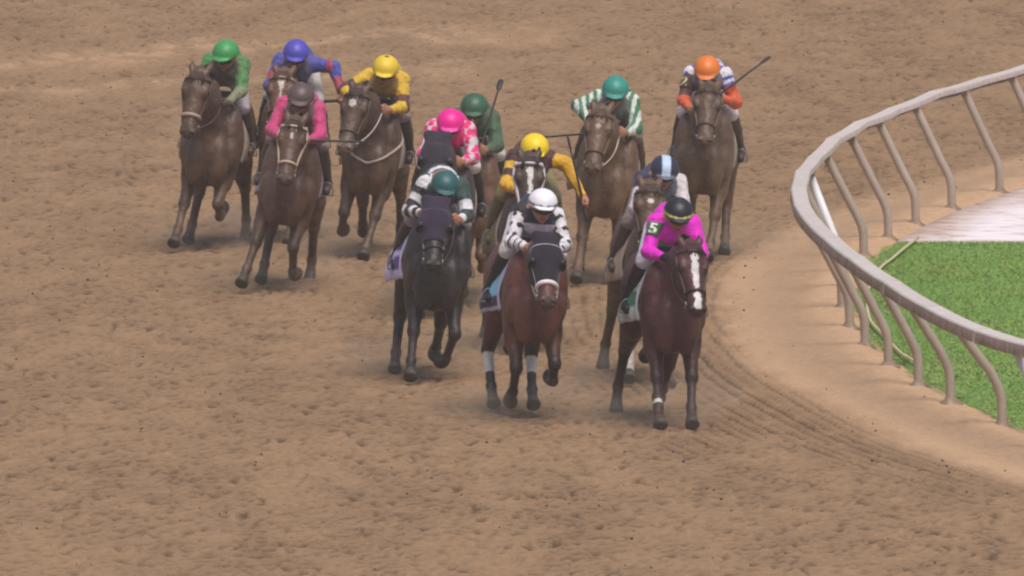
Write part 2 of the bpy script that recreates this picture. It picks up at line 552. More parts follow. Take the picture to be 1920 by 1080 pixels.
    for i in range(70):
        q = rng.random(); base = n0 + (poll - n0) * (.12 + (.58 if S.get('hood') else .76) * q)
        crest = base + np.array([0, .0, .215 * (1 - q) + .13 * q]) + np.array([0, .10 * (1 - q), .02])
        side = S.get('mane', 1); ln = .10 + .10 * rng.random()
        p0 = crest; p1 = crest + np.array([side * .04, .05, .02]); p2 = crest + np.array([side * (.08 + .03 * rng.random()), .10 * rng.random() + .06, -ln * .6]); 
        m.tube([p0 - np.array([0, 0, .05]), p0, p1, p2], [.012, .012, .009, .003], 5, hc)
    m.build('mane', M_hair, root, True, True, S['dust'] * .6)
    if not S.get('hood'):
        m = MB()
        for i in range(14):
            x = (i - 6.5) * .006
            m.tube([H(x, .0, .07), H(x * 1.6, .04, .103), H(x * 2.2 + .01 * rng.standard_normal(), .10 + .03 * rng.random(), .098)], [.010, .009, .003], 5, hc)
        m.build('forelock', M_hair, root, True, True, S['dust'] * .6)
    m = MB(); dock = P(0, -1.06, 1.42)
    for i in range(40):
        a = rng.standard_normal(3) * np.array([.035, .06, .03]); ts = S.get('tail', 0.0)
        m.tube([dock + a * .3, dock + np.array([0, .14, .03]) + a * .4, dock + np.array([ts * .1, .28, -.08]) + a * .6, dock + np.array([ts * .2, .38, -.30]) + a * .9, dock + np.array([ts * .25, .46, -.52 - .06 * rng.random()]) + a * 1.1], [.022, .024, .02, .014, .004], 5, hc)
    m.build('tail', M_hair, root, True, True, S['dust'] * .6)
    # ---- tack
    hd = head
    def ring(t, d0=-.02, w_=.014, off=.006, tilt=0.0, a0=0, a1=360, n=28, wide=None):
        th = np.radians(np.linspace(a0, a1, n))
        O = np.array([H(0, t, d0)] * n); D = np.array([lat * math.cos(x) + dor * math.sin(x) + ax * tilt * math.sin(x) for x in th])
        return cast(hd, O, D, .25, off)
    m = MB(); bc = S.get('bridle', (.05, .03, .02)); nb = S.get('noseband', bc); ww = S.get('strap', .011)
    if S.get('noseband_up', True):
        m.tube(ring(.42), S.get('nose_w', ww), 6, nb)
    m.tube(ring(.055, tilt=.15, a0=-30, a1=210), ww, 6, S.get('brow', bc))
    for s in (-1, 1):
        ts = np.linspace(.02, .47, 9)
        O = np.array([H(0, t, -.01 - .04 * t) for t in ts]); D = np.array([lat * s + dor * .08] * 9)
        m.tube(cast(hd, O, D, .25, .006), ww, 6, bc)
        m.tube(ring(.49, a0=(-60 if s > 0 else 180), a1=(0 if s > 0 else 240), n=8), ww * .8, 6, bc)
    br = m.build('bridle', M_leather, root, True, True, S['dust'] * S.get('tackdust', .7))
    bits = []
    for s in (-1, 1):
        c = H(s * .070, .50, -.045); bits.append(c)
        m = MB(); m.tube([c + .028 * (ax * math.cos(a) + dor * math.sin(a)) + lat * s * .012 for a in np.linspace(0, 2 * math.pi, 13)], .006, 6)
        m.build('bit_ring', M_steel, br)
    if S.get('hood'):
        t1 = S.get('hood_len', .36)
        def clip(X, Y, Z):
            rx, ry, rz = X - poll[0], Y - poll[1], Z - poll[2]
            t = (rx * ax[0] + ry * ax[1] + rz * ax[2]) / hs
            return np.maximum(t - t1, -.10 - t) * hs
        skull = [p for p in hd if p.tag == 'head' or p.tag == 'ear'] + [body[-2]]
        hv, hq = surface(skull, .0155, clip, 0, .014)
        hb = make_mesh('hood', hv, hq, M_cloth, root, True, np.tile(S['hood'], (len(hv), 1)), S['dust'] * S.get('hooddust', .5))
        for s in (-1, 1):
            m = MB(); c = H(s * .122, .20, .015); rr = []
            for a_, r_ in ((-.05, .01), (-.035, .045), (0, .062), (.028, .064), (.028, .056), (0, .045), (-.02, .01)):
                rr.append([c + hs * (ax * a_ * 1.2 + r_ * (dor * math.cos(x) + (lat * s) * .55 * math.sin(x))) for x in np.linspace(0, 2 * math.pi, 15)[:-1]])
            m.rings(rr, S.get('cup', S['hood'])); m.build('blinker_cup', M_leather, hb, True, True, S['dust'] * .5)
    # saddle cloth, girth, saddle
    trunk = body + legs[:2] + legs[6:8]
    def drape(f0, f1, a0, a1, nf, na, off, z0=1.22):
        F, A = np.meshgrid(np.linspace(f0, f1, nf), np.radians(np.linspace(a0, a1, na)), indexing='ij')
        O = np.stack([0 * F, -F, 0 * F + z0 + dz], -1).reshape(-1, 3); D = np.stack([np.sin(A), 0 * A, np.cos(A)], -1).reshape(-1, 3)
        return cast(body, O, D, .55, off).reshape(nf, na, 3), F, np.degrees(A)
    a_ = S.get('cloth_angle', 128)
    o_, F, A = drape(-.42, .28, -a_, a_, 36, 61, .020)
    wq = np.clip((np.abs(A) - 45) / 70, 0, 1)
    fl = .022 * np.clip((F - .14) / .1, 0, 1) * np.clip(np.abs(A) / 40, 0, 1) + wq * (.012 + .010 * np.sin(F * 21 + A * .05)) + wq * np.where(A < 0, .10, .03) * np.clip((.22 - F) / .4, 0, 1)
    i_, _, _ = drape(-.42, .28, -a_, a_, 36, 61, .006)
    sh_ = fl[..., None] * np.stack([np.sign(A), 0 * A, -.7 * wq], -1)
    o_ = o_ + sh_; i_ = i_ + sh_ * np.clip((fl[..., None] - .01) / .03, 0, 1)
    cc = np.array(S['cloth'](F.ravel(), A.ravel()), float).reshape(-1, 3)
    m = MB(); m.grid_shell(o_, i_); m.c = list(cc) + list(cc)
    m.build('saddle_cloth', M_cloth, root, True, True, S['dust'] * S.get('clothdust', .6))
    m = MB()
    for f_ in (.27,):
        th = np.linspace(-175, 175, 60)
        O = np.array([P(0, f_, 1.2)] * 60); D = np.array([[math.sin(R(x)), 0, math.cos(R(x))] for x in th])
        m.tube(cast(body, O, D, .55, .016), .026, 8, S.get('girthcol', (.12, .10, .09)), .35)
    m.build('girth', M_leather, root, True, True, S['dust'] * .6)
    if S.get('breast'):
        n = 40; th = np.linspace(-80, 80, n); pts_ = []
        O = np.array([P(0, .30 + .1 * math.cos(R(x)), 1.30 - .16 * math.cos(R(x))) for x in th]); D = np.array([[math.sin(R(x)), -math.cos(R(x)), .42 * abs(math.sin(R(x))) - .12] for x in th])
        m = MB(); m.tube(cast(allp, O, D, .9, .008), .014, 6, S['breast']); m.build('breastplate', M_leather, root, True, True, S['dust'] * .5)
    sp = [ell(P(0, -.05, 1.585), (.13, .22, .030), 's', .04), ell(P(0, -.24, 1.615), (.12, .08, .035), 's', .05), ell(P(0, .15, 1.61), (.08, .06, .035), 's', .05),
          ell(P(-.17, .06, 1.48), (.03, .16, .13), 's', .05), ell(P(.17, .06, 1.48), (.03, .16, .13), 's', .05)]
    sv_, sq = surface(sp, .014)
    make_mesh('saddle', sv_, sq, M_leather, root, True, np.tile(S.get('saddle', (.03, .025, .025)), (len(sv_), 1)), S['dust'] * .4)
    return dict(root=root, dz=dz, bits=bits, allp=allp, body=body, P=P, poll=poll, H=H)

# ------------------------------------------------------------------ jockey
SKIN = srgb(176, 122, 100)
def hand(wr, el, side, skin_col, curl=1.0, inward=None):
    """fist of palm, four bent fingers of different lengths and a thumb closing on the rein or whip"""
    d = unit(wr - el); inn = np.array([-side, 0, 0]) if inward is None else unit(inward)
    inn = unit(inn - d * (inn @ d)); upv = unit(np.cross(d, inn)); upv = upv if upv[2] > 0 else -upv
    ps = [cone(wr - d * .03, wr + d * .02, .026, .028, 'hand', .02), ell(wr + d * .045, (.034, .044, .040), 'hand', .015)]
    kn = wr + d * .078
    for j, (o, ln) in enumerate(((.033, .036), (.011, .041), (-.011, .038), (-.032, .030))):
        k = kn + upv * o * 1.0 - inn * .008 - d * abs(o) * .25
        m1 = k + unit(d * .75 + inn * .65) * ln
        m2 = m1 + unit(inn * .8 - d * .55) * ln * .8
        m3 = m2 + unit(-d * .9 - inn * .1) * ln * .55
        ps += [cone(wr + d * .05 + upv * o * .8, k, .012, .0115, 'hand', .008), cone(k, m1, .0115, .0105, 'hand', .006), cone(m1, m2, .0105, .0095, 'hand', .004), cone(m2, m3, .0095, .0085, 'hand', .004)]
    t0 = wr + d * .025 + upv * .030 + inn * .012
    t1 = t0 + unit(d * .7 + upv * .55 + inn * .5) * .038
    t2 = t1 + unit(d * .75 + inn * .6 - upv * .25) * .032
    ps += [cone(t0, t1, .015, .012, 'hand', .01), cone(t1, t2, .012, .0095, 'hand', .005)]
    return ps, kn + inn * .030 - d * .004, upv, d

def build_jockey(S, hz):
    J = S['jockey']; dz = hz['dz']
    r = J.get('rise', 0.0) - .06; lean = J.get('lean', 0.0)
    P = lambda u, f, z: L(u, f, z + dz)
    hip = P(lean * .3, -.13, 1.82 + r * .3)
    sh = P(lean * .8 + J.get('shu', 0), .30 + J.get('shf', 0), 1.95 + r)
    hd = P(lean + J.get('hu', 0.0), .50 + J.get('hf', 0), 2.00 + r + J.get('hz', 0))
    tw = J.get('twist', 0.0)                              # shoulder drop to the picture's right
    jt = {}
    for s, n in ((-1, 'L'), (1, 'R')):
        jt['hip' + n] = hip + np.array([s * .10, 0, -.02])
        jt['kn' + n] = P(s * .225, .17, 1.53)
        jt['an' + n] = P(s * .315, -.14, 1.15 + J.get('foot', 0))
        jt['sh' + n] = sh + np.array([s * .155, 0, -.02 - s * tw])
        jt['el' + n] = P(s * .275 + lean * .5, .34, 1.70 + r * .5)
        jt['ha' + n] = P(s * .140, .70, 1.60)
    for k, v in J.get('joints', {}).items(): jt[k] = P(*v)
    for n, s in (('L', -1), ('R', 1)):                    # keep arm lengths human
        if 'el' + n in J.get('joints', {}): continue
        a, b = jt['sh' + n], jt['ha' + n]; la, lb = .29, .28
        v = b - a; dist = np.linalg.norm(v); dist2 = min(dist, la + lb - .01)
        x = (la * la - lb * lb + dist2 * dist2) / (2 * dist2); hgt = math.sqrt(max(la * la - x * x, 0.0004))
        pole = np.array([s * .55, .15, -.9]); pole = unit(pole - unit(v) * (pole @ unit(v)))
        jt['el' + n] = a + unit(v) * x + pole * hgt
    zb = min(jt['anL'][2], jt['anR'][2]) - .1
    base = np.array([0, 0, zb])
    tl, yw_ = R(S.get('tilt', 0)), R(S['yaw'])
    at = (S['pos'][0] + zb * GS * math.sin(tl) * math.cos(yw_), S['pos'][1] + zb * GS * math.sin(tl) * math.sin(yw_), zb * GS * math.cos(tl))
    root = empty('person', at, yw_, tl); root.scale = (GS,) * 3
    tag(root, J['label'], 'person', 'jockeys riding in the pack')
    dust = J.get('dust', .2)
    def put(name, V, Q, mat, C, d=None): return make_mesh(name, V - base, Q, mat, root, True, C, dust if d is None else d)
    # head frame
    hy, hpz = R(J.get('hyaw', 0)), R(J.get('hpitch', 24))
    fw = np.array([math.sin(hy) * math.cos(hpz), -math.cos(hy) * math.cos(hpz), -math.sin(hpz)])
    rt = unit(np.cross(fw, [0, 0, 1.0])); rt = rt if rt[0] > 0 else -rt
    upv = unit(np.cross(rt, fw)); upv = upv if upv[2] > 0 else -upv
    rl = R(J.get('hroll', 0)); rt, upv = rt * math.cos(rl) + upv * math.sin(rl), upv * math.cos(rl) - rt * math.sin(rl)
    G = lambda x, y, z: hd + rt * x + fw * y + upv * z
    rot = np.stack([rt, fw, upv], 1)
    face = [
        ell(G(0, -.005, .02), (.074, .094, .098), 'face', .03, rot), ell(G(0, .030, -.055), (.056, .064, .058), 'face', .04, rot),
        ell(G(0, .078, -.098), (.022, .020, .018), 'face', .025, rot), cone(G(0, .088, .010), G(0, .112, -.030), .010, .015, 'face', .012),
        ell(G(0, .080, .026), (.055, .018, .012), 'face', .02, rot),
        ell(G(0, .090, -.064), (.024, .012, .006), 'lips', .006, rot), ell(G(0, .088, -.075), (.021, .012, .007), 'lips', .006, rot),
    ]
    for s in (-1, 1):
        face += [ell(G(s * .040, .064, -.030), (.024, .024, .022), 'face', .025, rot), ell(G(s * .030, .090, .008), (.016, .012, .010), 'eye', .01, rot, '-'),
                 ell(G(s * .076, -.012, -.010), (.011, .020, .030), 'face', .012, rot), ell(G(s * .030, .078, .007), (.013, .013, .012), 'eyeball', .002, rot)]
    neck = [cone(sh + np.array([0, -.02, .02]), G(0, -.02, -.05), .062, .055, 'neck', .05)]
    limbs = [ell((hip + sh) / 2, (.12, .22, .10), 'bod', .06), cone(hip, sh, .12, .11, 'bod', .08), cone(jt['shL'], jt['shR'], .06, .06, 'bod', .08)]
    hands = []; grips = {}
    for s, n in ((-1, 'L'), (1, 'R')):
        sh_, el, ha, kn, an, hp = jt['sh' + n], jt['el' + n], jt['ha' + n], jt['kn' + n], jt['an' + n], jt['hip' + n]
        toe = an + np.array([s * .015, -.17, -.05]); heel = an + np.array([0, .04, -.07]); jt['toe' + n] = toe; jt['heel' + n] = heel
        limbs += [cone(sh_, el, .048, .038, 'bod', .03), cone(el, ha, .038, .026, 'arm', .02), cone(hp, kn, .088, .056, 'bod', .05), cone(kn, an, .055, .035, 'bod', .03), cone(an, toe, .035, .028, 'bod', .03)]
        hps, gp, gu, gd = hand(ha, el, s, SKIN)
        hands += hps; grips[n] = (gp, gu, gd)
    bp = face + neck + limbs + hands
    V, Q = surface(bp, .0088)
    idx, tt = nearest(bp, V); tg = np.array([p.tag for p in bp])[idx]
    sk = np.array(J.get('skin', SKIN)); C = np.tile(sk, (len(V), 1))
    C[tg == 'lips'] = sk * np.array([.8, .5, .5]); C[tg == 'eyeball'] = (.25, .22, .2)
    if J.get('glove'): C[tg == 'hand'] = J['glove']
    put('body', V, Q, M_skin, C)
    # jacket
    jk = [cone(hip + np.array([0, -.03, .03]), (hip + sh) / 2 + np.array([0, 0, .035]), .135, .145, 'torso', .06), cone((hip + sh) / 2 + np.array([0, 0, .035]), sh + np.array([0, .02, -.01]), .145, .125, 'torso', .06),
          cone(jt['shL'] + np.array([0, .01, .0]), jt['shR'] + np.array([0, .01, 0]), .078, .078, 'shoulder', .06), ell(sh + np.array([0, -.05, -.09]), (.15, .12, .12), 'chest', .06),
          cone(sh + np.array([0, -.03, .025]), sh + (hd - sh) * .45, .070, .066, 'collar', .025)]
    for s, n in ((-1, 'L'), (1, 'R')):
        sh_, el, ha = jt['sh' + n], jt['el' + n], jt['ha' + n]
        jk += [cone(sh_, el, .074, .060, 'u' + n, .035), cone(el, ha - (ha - el) * .06, .061, .037, 'l' + n, .03)]
    JV, JQ = surface(jk, .0115, None, .008)
    idx, tt = nearest(jk, JV); tg = np.array([p.tag for p in jk])[idx]
    rel = np.stack([(JV[:, 0] - sh[0]), -(JV[:, 1] - sh[1]), JV[:, 2] - sh[2]], 1)
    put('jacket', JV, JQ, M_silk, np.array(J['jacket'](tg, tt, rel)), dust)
    # breeches and boots
    br = [ell(hip + np.array([0, .0, -.01]), (.165, .15, .13), 'b', .06)]
    for n in 'LR':
        br += [cone(jt['hip' + n], jt['kn' + n], .098, .068, 'b', .05), cone(jt['kn' + n], jt['kn' + n] + (jt['an' + n] - jt['kn' + n]) * .28, .066, .056, 'b', .03)]
    BV, BQ = surface(br, .0125, None, .003)
    put('breeches', BV, BQ, M_silk, np.tile(J.get('breeches', (.7, .68, .68)), (len(BV), 1)), dust * 1.1)
    for n, s in (('L', -1), ('R', 1)):
        kn, an, toe, heel = jt['kn' + n], jt['an' + n], jt['toe' + n], jt['heel' + n]
        bo = [cone(kn + (an - kn) * .12, kn + (an - kn) * .45, .070, .066, 'shaft', .02), cone(kn + (an - kn) * .45, an, .066, .046, 'shaft', .02), cone(an, toe, .046, .036, 'foot', .025), cone(an, heel, .045, .036, 'foot', .02), cone(heel, toe + np.array([0, 0, -.022]), .030, .028, 'sole', .015)]
        V, Q = surface(bo, .0115); idx, tt = nearest(bo, V); tg = np.array([p.tag for p in bo])[idx]
        C = np.tile(J.get('boot' + n, J.get('boot', (.02, .018, .02))), (len(V), 1))
        if 'boot_top' in J: C[(tg == 'shaft') & (V[:, 2] > (kn + (an - kn) * .2)[2])] = J['boot_top']
        C[tg == 'sole'] *= .5
        put('boot', V, Q, M_leather, C, dust * .9)
    # cap with peak, over the helmet
    def clip(X, Y, Z):
        x, y, z = X - hd[0], Y - hd[1], Z - hd[2]
        lz = x * upv[0] + y * upv[1] + z * upv[2]; ly = x * fw[0] + y * fw[1] + z * fw[2]
        return (.030 + .02 * np.clip(-ly * 4, -1, 0) - .25 * np.clip(-ly, 0, 1)) - lz
    cp = [ell(G(0, -.012, .040), (.130, .150, .124), 'shell', .02, rot), ell(G(0, .118, .040), (.088, .070, .012), 'peak', .02, rot), ell(G(0, -.02, .163), (.014, .014, .010), 'button', .01, rot)]
    V, Q = surface(cp, .010, clip)
    idx, tt = nearest(cp, V); tg = np.array([p.tag for p in cp])[idx]
    lv = np.stack([(V - hd) @ rt, (V - hd) @ fw, (V - hd) @ upv], 1)
    cap = put('cap', V, Q, M_cap, np.array(J['cap'](tg, lv)), dust * J.get('capdust', .5))
    # goggles: frame band and lens
    def band(x0, x1, z0, z1, off, n=20, k=5):
        A, Zz = np.meshgrid(np.linspace(x0, x1, n), np.linspace(z0, z1, k), indexing='ij')
        O = np.stack([G(0, 0, z) for z in Zz.ravel()]); D = np.stack([rt * math.sin(R(a)) + fw * math.cos(R(a)) for a in A.ravel()])
        fs = [p for p in face if p.op == '+' and p.tag in ('face',)]
        return cast(fs, O, D, .2, off).reshape(n, k, 3) - base
    m = MB(); m.grid_shell(band(-105, 105, -.004, .022, .012, 30, 3), band(-105, 105, -.004, .022, .004, 30, 3))
    g = m.build('goggles', M_leather, root, True, True, dust * .4)
    g.data.color_attributes['Col'].data.foreach_set('color', np.tile(np.array([*J.get('goggle', (.03, .03, .035)), 1.0], dtype=np.float32), len(g.data.vertices)))
    m = MB(); m.grid_shell(band(-62, 62, -.016, .028, .020, 20, 5), band(-62, 62, -.016, .028, .006, 20, 5)); m.build('lens', M_lens, g)
    # stirrups: iron and leather strap, hung from the saddle
    for n, s in (('L', -1), ('R', 1)):
        an, toe = jt['an' + n], jt['toe' + n]; c = an * .35 + toe * .65 + np.array([0, 0, -.045])
        m = MB(); arc = [c + np.array([s * .0 + .062 * math.cos(t), 0, .12 * max(0, math.sin(t)) - .006]) for t in np.linspace(0, math.pi, 13)]
        m.tube(arc, .006, 7); m.tube([c + np.array([-.062, 0, -.004]), c + np.array([.062, 0, -.004])], .010, 7)
        o = m.build('stirrup', M_steel, hz['root'])
        m = MB(); m.tube([c + np.array([0, 0, .12]), hz['P'](s * .215, .10, 1.50)], .011, 6, (.04, .03, .03), .5)
        m.build('stirrup_leather', M_leather, hz['root'], True, True, S['dust'] * .5)
    # reins run from the bit to the hands
    m = MB()
    for n, s, i in (('L', -1, 0), ('R', 1, 1)):
        if n in J.get('no_rein', ()): gp = grips['R' if n == 'L' else 'L'][0]
        else: gp = grips[n][0]
        b0 = hz['bits'][i] + np.array([s * .015, 0, 0]); q = []
        for t in np.linspace(0, 1, 14):
            q.append(b0 + (gp - b0) * t + np.array([s * .03 * math.sin(math.pi * t), 0, -.03 * math.sin(math.pi * t)]))
        m.tube(np.array(q), .008, 6, S.get('rein', (.05, .035, .03)))
    m.build('reins', M_leather, hz['root'], True, True, S['dust'] * .6)
    # arm badge with its number, laid on the sleeve
    if J.get('badge'):
        B = J['badge']; n = B['arm']; sh_, el = jt['sh' + n], jt['el' + n]
        axd = unit(el - sh_); nrm = unit(np.array(B.get('dir', (0, -1, .5)))); nrm = unit(nrm - axd * (nrm @ axd)); wd = unit(np.cross(nrm, axd))
        if wd[0] < 0: wd = -wd
        if abs(wd[0]) < .05 and wd[1] > 0: wd = -wd
        c0 = sh_ + axd * B.get('at', .12)
        sl = [p for p in jk if p.tag in ('u' + n, 'shoulder', 'torso', 'chest')]
        def lay(xy, off):
            O = np.array([c0 - axd * y * .9 + wd * 0 for x, y in xy]); D = np.array([unit(nrm * math.cos(x / .074) + wd * math.sin(x / .074)) for x, y in xy])
            return cast(sl, O, D, .2, off) - base
        hw, hh = B.get('size', (.052, .066)); X, Y = np.meshgrid(np.linspace(-hw, hw, 10), np.linspace(-hh, hh, 12), indexing='ij')
        xy = np.stack([X.ravel(), Y.ravel()], 1)
        m = MB(); m.grid_shell(lay(xy, .014).reshape(10, 12, 3), lay(xy, .004).reshape(10, 12, 3))
        m.c = [B['col']] * len(m.v)
        bd = m.build('number_badge', M_cloth, root, True, True, dust * .3)
        cu = bpy.data.curves.new('digit', 'FONT'); cu.body = B['text']; cu.align_x = 'CENTER'; cu.align_y = 'CENTER'; cu.size = B.get('ts', .14); cu.offset = .0035; cu.resolution_u = 6
        to = bpy.data.objects.new('digit', cu); COL.objects.link(to)
        bpy.context.view_layer.update()
        tm = bpy.data.meshes.new_from_object(to.evaluated_get(bpy.context.evaluated_depsgraph_get()))
        tv = np.array([v.co[:2] for v in tm.vertices]); tf = [tuple(p.vertices) for p in tm.polygons]
        bpy.data.objects.remove(to)
        tv = tv - (tv.max(0) + tv.min(0)) / 2
        pts = lay(tv, .0175)
        make_mesh('digit', pts, tf, M_cloth, bd, False, np.tile(B['ink'], (len(pts), 1)), 0.0)
    # whip
    if J.get('whip'):
        W = J['whip']; gp, gu, gd = grips[W['hand']]
        d = unit(L(*W['dir'])); ln = W.get('len', .62)
        a = gp - d * .14; q = [a + d * ln * t + np.array([0, 0, -.02 * t * t]) for t in np.linspace(0, 1, 10)]
        wo_ = empty('whip', at, yw_, tl); wo_.scale = (GS,) * 3
        tag(wo_, W['label'], 'whip', 'whips carried by the jockeys')
        q = [p - base for p in q]
        m = MB(); m.tube([q[0] - d * .012] + q, [.015, .015, .014, .013, .012, .0115, .011, .0105, .010, .0095, .009], 8); m.build('shaft', M_whip, wo_)
        m = MB(); m.tube([q[0] - d * .008, q[0] + d * .01, q[0] + d * .20], [.016, .017, .014], 10); m.build('handle', M_whip, wo_)
        m = MB(); e = q[-1]; m.tube([e - d * .01, e + d * .03, e + d * .12, e + d * .14], [.010, .026, .028, .016], 8, None, .4); m.build('flap', M_whip, wo_)
    S['cap_top'] = hd + upv * .172
    return root

# ------------------------------------------------------------------ the track: circle of the inner rail
posts_px = [(1868, 804), (1796, 765), (1739, 726), (1673, 697), (1625, 662), (1592, 627), (1572, 588), (1658, 457), (1747, 420), (1785, 392), (1870, 367)]
PP = np.array([ground_at(*p)[:2] for p in posts_px])
A_ = np.c_[2 * PP, np.ones(len(PP))]
sol = np.linalg.lstsq(A_, (PP ** 2).sum(1), rcond=None)[0]
CX, CY = sol[0], sol[1]
RAD = math.sqrt(sol[2] + CX * CX + CY * CY)
ang = lambda p: math.atan2(p[1] - CY, CX - p[0])         # 0 = leftmost point, grows away from the camera
_ca = np.array([ang(p) for p in PP]); _cr = np.hypot(PP[:, 0] - CX, PP[:, 1] - CY) - RAD
_pc = np.polyfit(_ca, _cr, 3)
corr = lambda a: np.polyval(_pc, np.clip(a, _ca.min() - .03, _ca.max() + .01))    # the real line is not quite a circle
polar = lambda r, a: np.array([CX - (r + corr(a)) * math.cos(a), CY + (r + corr(a)) * math.sin(a)])
a_first, a_last = ang(PP[0]), ang(PP[-1])
da = (a_last - a_first) / 13
print('rail circle', CX, CY, RAD, 'spacing', da * RAD)

def spectrum(nx, ny, dx, dy, fn, st=1.0):
    kx = np.fft.fftfreq(nx, dx)[:, None]; ky = np.fft.rfftfreq(ny, dy)[None, :]
    k = np.sqrt(kx * kx + (ky * st) ** 2)
    f = np.fft.rfft2(rng.standard_normal((nx, ny)))
    g = np.fft.irfft2(f * fn(k), s=(nx, ny))
    return (g - g.mean()) / g.std()

# ground sheet: fine where the lens looks, coarse out to the horizon
xf = np.arange(-7.4, 7.4, .036); yf = np.arange(176, 284, .075)
nx, ny = len(xf), len(yf)
band = lambda l0, wd: (lambda k: np.exp(-((np.log(np.maximum(k, 1e-6) * l0)) / wd) ** 2))
n_clod = spectrum(nx, ny, .036, .075, band(.20, .50), 2.8)
n_fine = spectrum(nx, ny, .036, .075, band(.12, .40), 2.6)
n_big = spectrum(nx, ny, .036, .075, band(2.2, .7), 5.0)
n_mid = spectrum(nx, ny, .036, .075, band(.7, .6), 3.0)
fleck = np.maximum(smooth01((-n_clod - .62) / .55), .8 * smooth01((-n_fine - .65) / .5))
XX, YY = np.meshgrid(xf, yf, indexing='ij')
rr_ = np.hypot(XX - CX, YY - CY) - RAD - corr(np.arctan2(YY - CY, CX - XX))                    # metres outside the line of posts
edge = 1.10 + .05 * n_mid + .05 * n_big
rough = smooth01((rr_ - edge + .2) / .7)                # 0 on the smooth strip under the rail
inside = smooth01((-rr_ + .05) / .2)
h = .003 * n_clod - .030 * fleck + .010 * smooth01((n_clod - 1.1) / .8) + .003 * n_fine + .003 * n_mid
groove_m = smooth01((rr_ - edge) / .3) * smooth01((3.1 + .5 * n_big - rr_) / .9) * smooth01((230 - YY) / 12) * smooth01((YY - 188) / 8)
grv = np.sin(2 * math.pi * (rr_ + .03 * np.sin(YY * .31) + .015 * np.sin(YY * .83 + rr_ * 2)) / .15) * (.7 + .3 * np.sin(rr_ * 14.3 + 1))
groove_m = groove_m * np.clip(.85 + .12 * n_big + .22 * n_mid, .3, 1.0)
h = h * (1 - .6 * groove_m) + groove_m * .022 * grv * (.6 + .4 * np.clip(n_mid, -1, 1))
h = h * (.16 + .84 * rough) + .05 * (1 - rough) * smooth01((1.1 - rr_) / 1.0) * (1 + .2 * n_mid)
h = h * (1 - inside)
# pale drag streaks far up the track
st = np.exp(-((YY - (266 + 1.1 * XX + .8 * n_big)) / 1.6) ** 2) + .8 * np.exp(-((YY - (258.5 + .9 * XX + .6 * n_big)) / .9) ** 2)
st = st * smooth01((2.5 - XX) / 4) * (.6 + .4 * np.clip(n_mid, -1, 1))
base = np.array(srgb(155, 126, 97)); pale = np.array(srgb(206, 170, 136)); dark = np.array(srgb(110, 88, 67))
C = np.tile(base, (nx, ny, 1))
C = C + (dark - C) * (np.clip(  .16 + .08 * n_big + .08 * n_mid, 0, .6) * rough)[..., None]
C = C + (dark * .62 - C) * np.clip(fleck * .85 * rough * (1 - .75 * groove_m) * np.clip(.82 + .12 * n_big + .22 * n_mid, .3, 1.2) + groove_m * smooth01((-grv - .2) / .5) * .95, 0, .92)[..., None]      # hoof-mark shade put into the colour; harrow grooves darkened too
C = C + (pale - C) * np.clip((1 - rough) * .75 + .5 * st, 0, 1)[..., None]
cx_ = np.concatenate([[-2500, -800, -250, -80, -30, -14, -9], xf, [9, 14, 30, 80, 250, 800, 2500]])
cy_ = np.concatenate([[-1500, -400, -100, 20, 90, 140, 165, 173], yf, [287, 295, 320, 400, 700, 1500, 4000]])
HZ = np.zeros((len(cx_), len(cy_))); HZ[7:7 + nx, 8:8 + ny] = h
CC = np.tile(base, (len(cx_), len(cy_), 1)); CC[7:7 + nx, 8:8 + ny] = C
GX, GY = np.meshgrid(cx_, cy_, indexing='ij')
V = np.stack([GX, GY, HZ], -1).reshape(-1, 3)
I = np.arange(len(V)).reshape(GX.shape)
Q = np.stack([I[:-1, :-1], I[1:, :-1], I[1:, 1:], I[:-1, 1:]], -1).reshape(-1, 4)

m_, t_, b_ = new_mat('track_dirt')
c = attr(t_, 'Col')
n1 = noise(t_, 9.0, 6.0, 0.7); n2 = noise(t_, 60.0, 3.0, 0.6)
c = mix(t_, 1.0, c, ramp(t_, n1, [(0.3, (.84, .83, .82, 1)), (.7, (1.10, 1.10, 1.10, 1))]), 'MULTIPLY')
c = mix(t_, 1.0, c, ramp(t_, n2, [(0.28, (.62, .6, .58, 1)), (.40, (1, 1, 1, 1)), (.72, (1.12, 1.12, 1.12, 1))]), 'MULTIPLY')
t_.links.new(c, b_.inputs['Base Color']); b_.inputs['Roughness'].default_value = 0.95; b_.inputs['Specular IOR Level'].default_value = 0.1
bump(t_, b_, noise(t_, 45.0, 5.0, 0.7), 0.5, 0.02)
o = make_mesh('dirt_track', V, Q, m_, None, True, CC.reshape(-1, 3)); tag(o, kind='structure')

# loose crumbs of dirt lying on the track
NC = 3600
cxp = rng.uniform(-7, 6, NC); cyp = rng.uniform(180, 276, NC); crr = np.hypot(cxp - CX, cyp - CY) - RAD
keep = (crr > .9) | ((crr > .1) & (rng.random(NC) < .12)); cxp, cyp = cxp[keep], cyp[keep]; NC = len(cxp)
ci = np.clip(((cxp - xf[0]) / .036).astype(int), 0, nx - 1); cj = np.clip(((cyp - yf[0]) / .075).astype(int), 0, ny - 1)
cs = .004 + .013 * rng.random(NC) ** 3
oc = np.array([(1, 0, 0), (0, 1, 0), (-1, 0, 0), (0, -1, 0), (0, 0, 1), (0, 0, -1)], float)
V = (np.stack([cxp, cyp, h[ci, cj] + cs * .5], 1)[:, None] + oc[None] * cs[:, None, None] * rng.uniform(.6, 1.3, (NC, 6, 1)))
fo = np.array([(0, 1, 4), (1, 2, 4), (2, 3, 4), (3, 0, 4), (1, 0, 5), (2, 1, 5), (3, 2, 5), (0, 3, 5)])
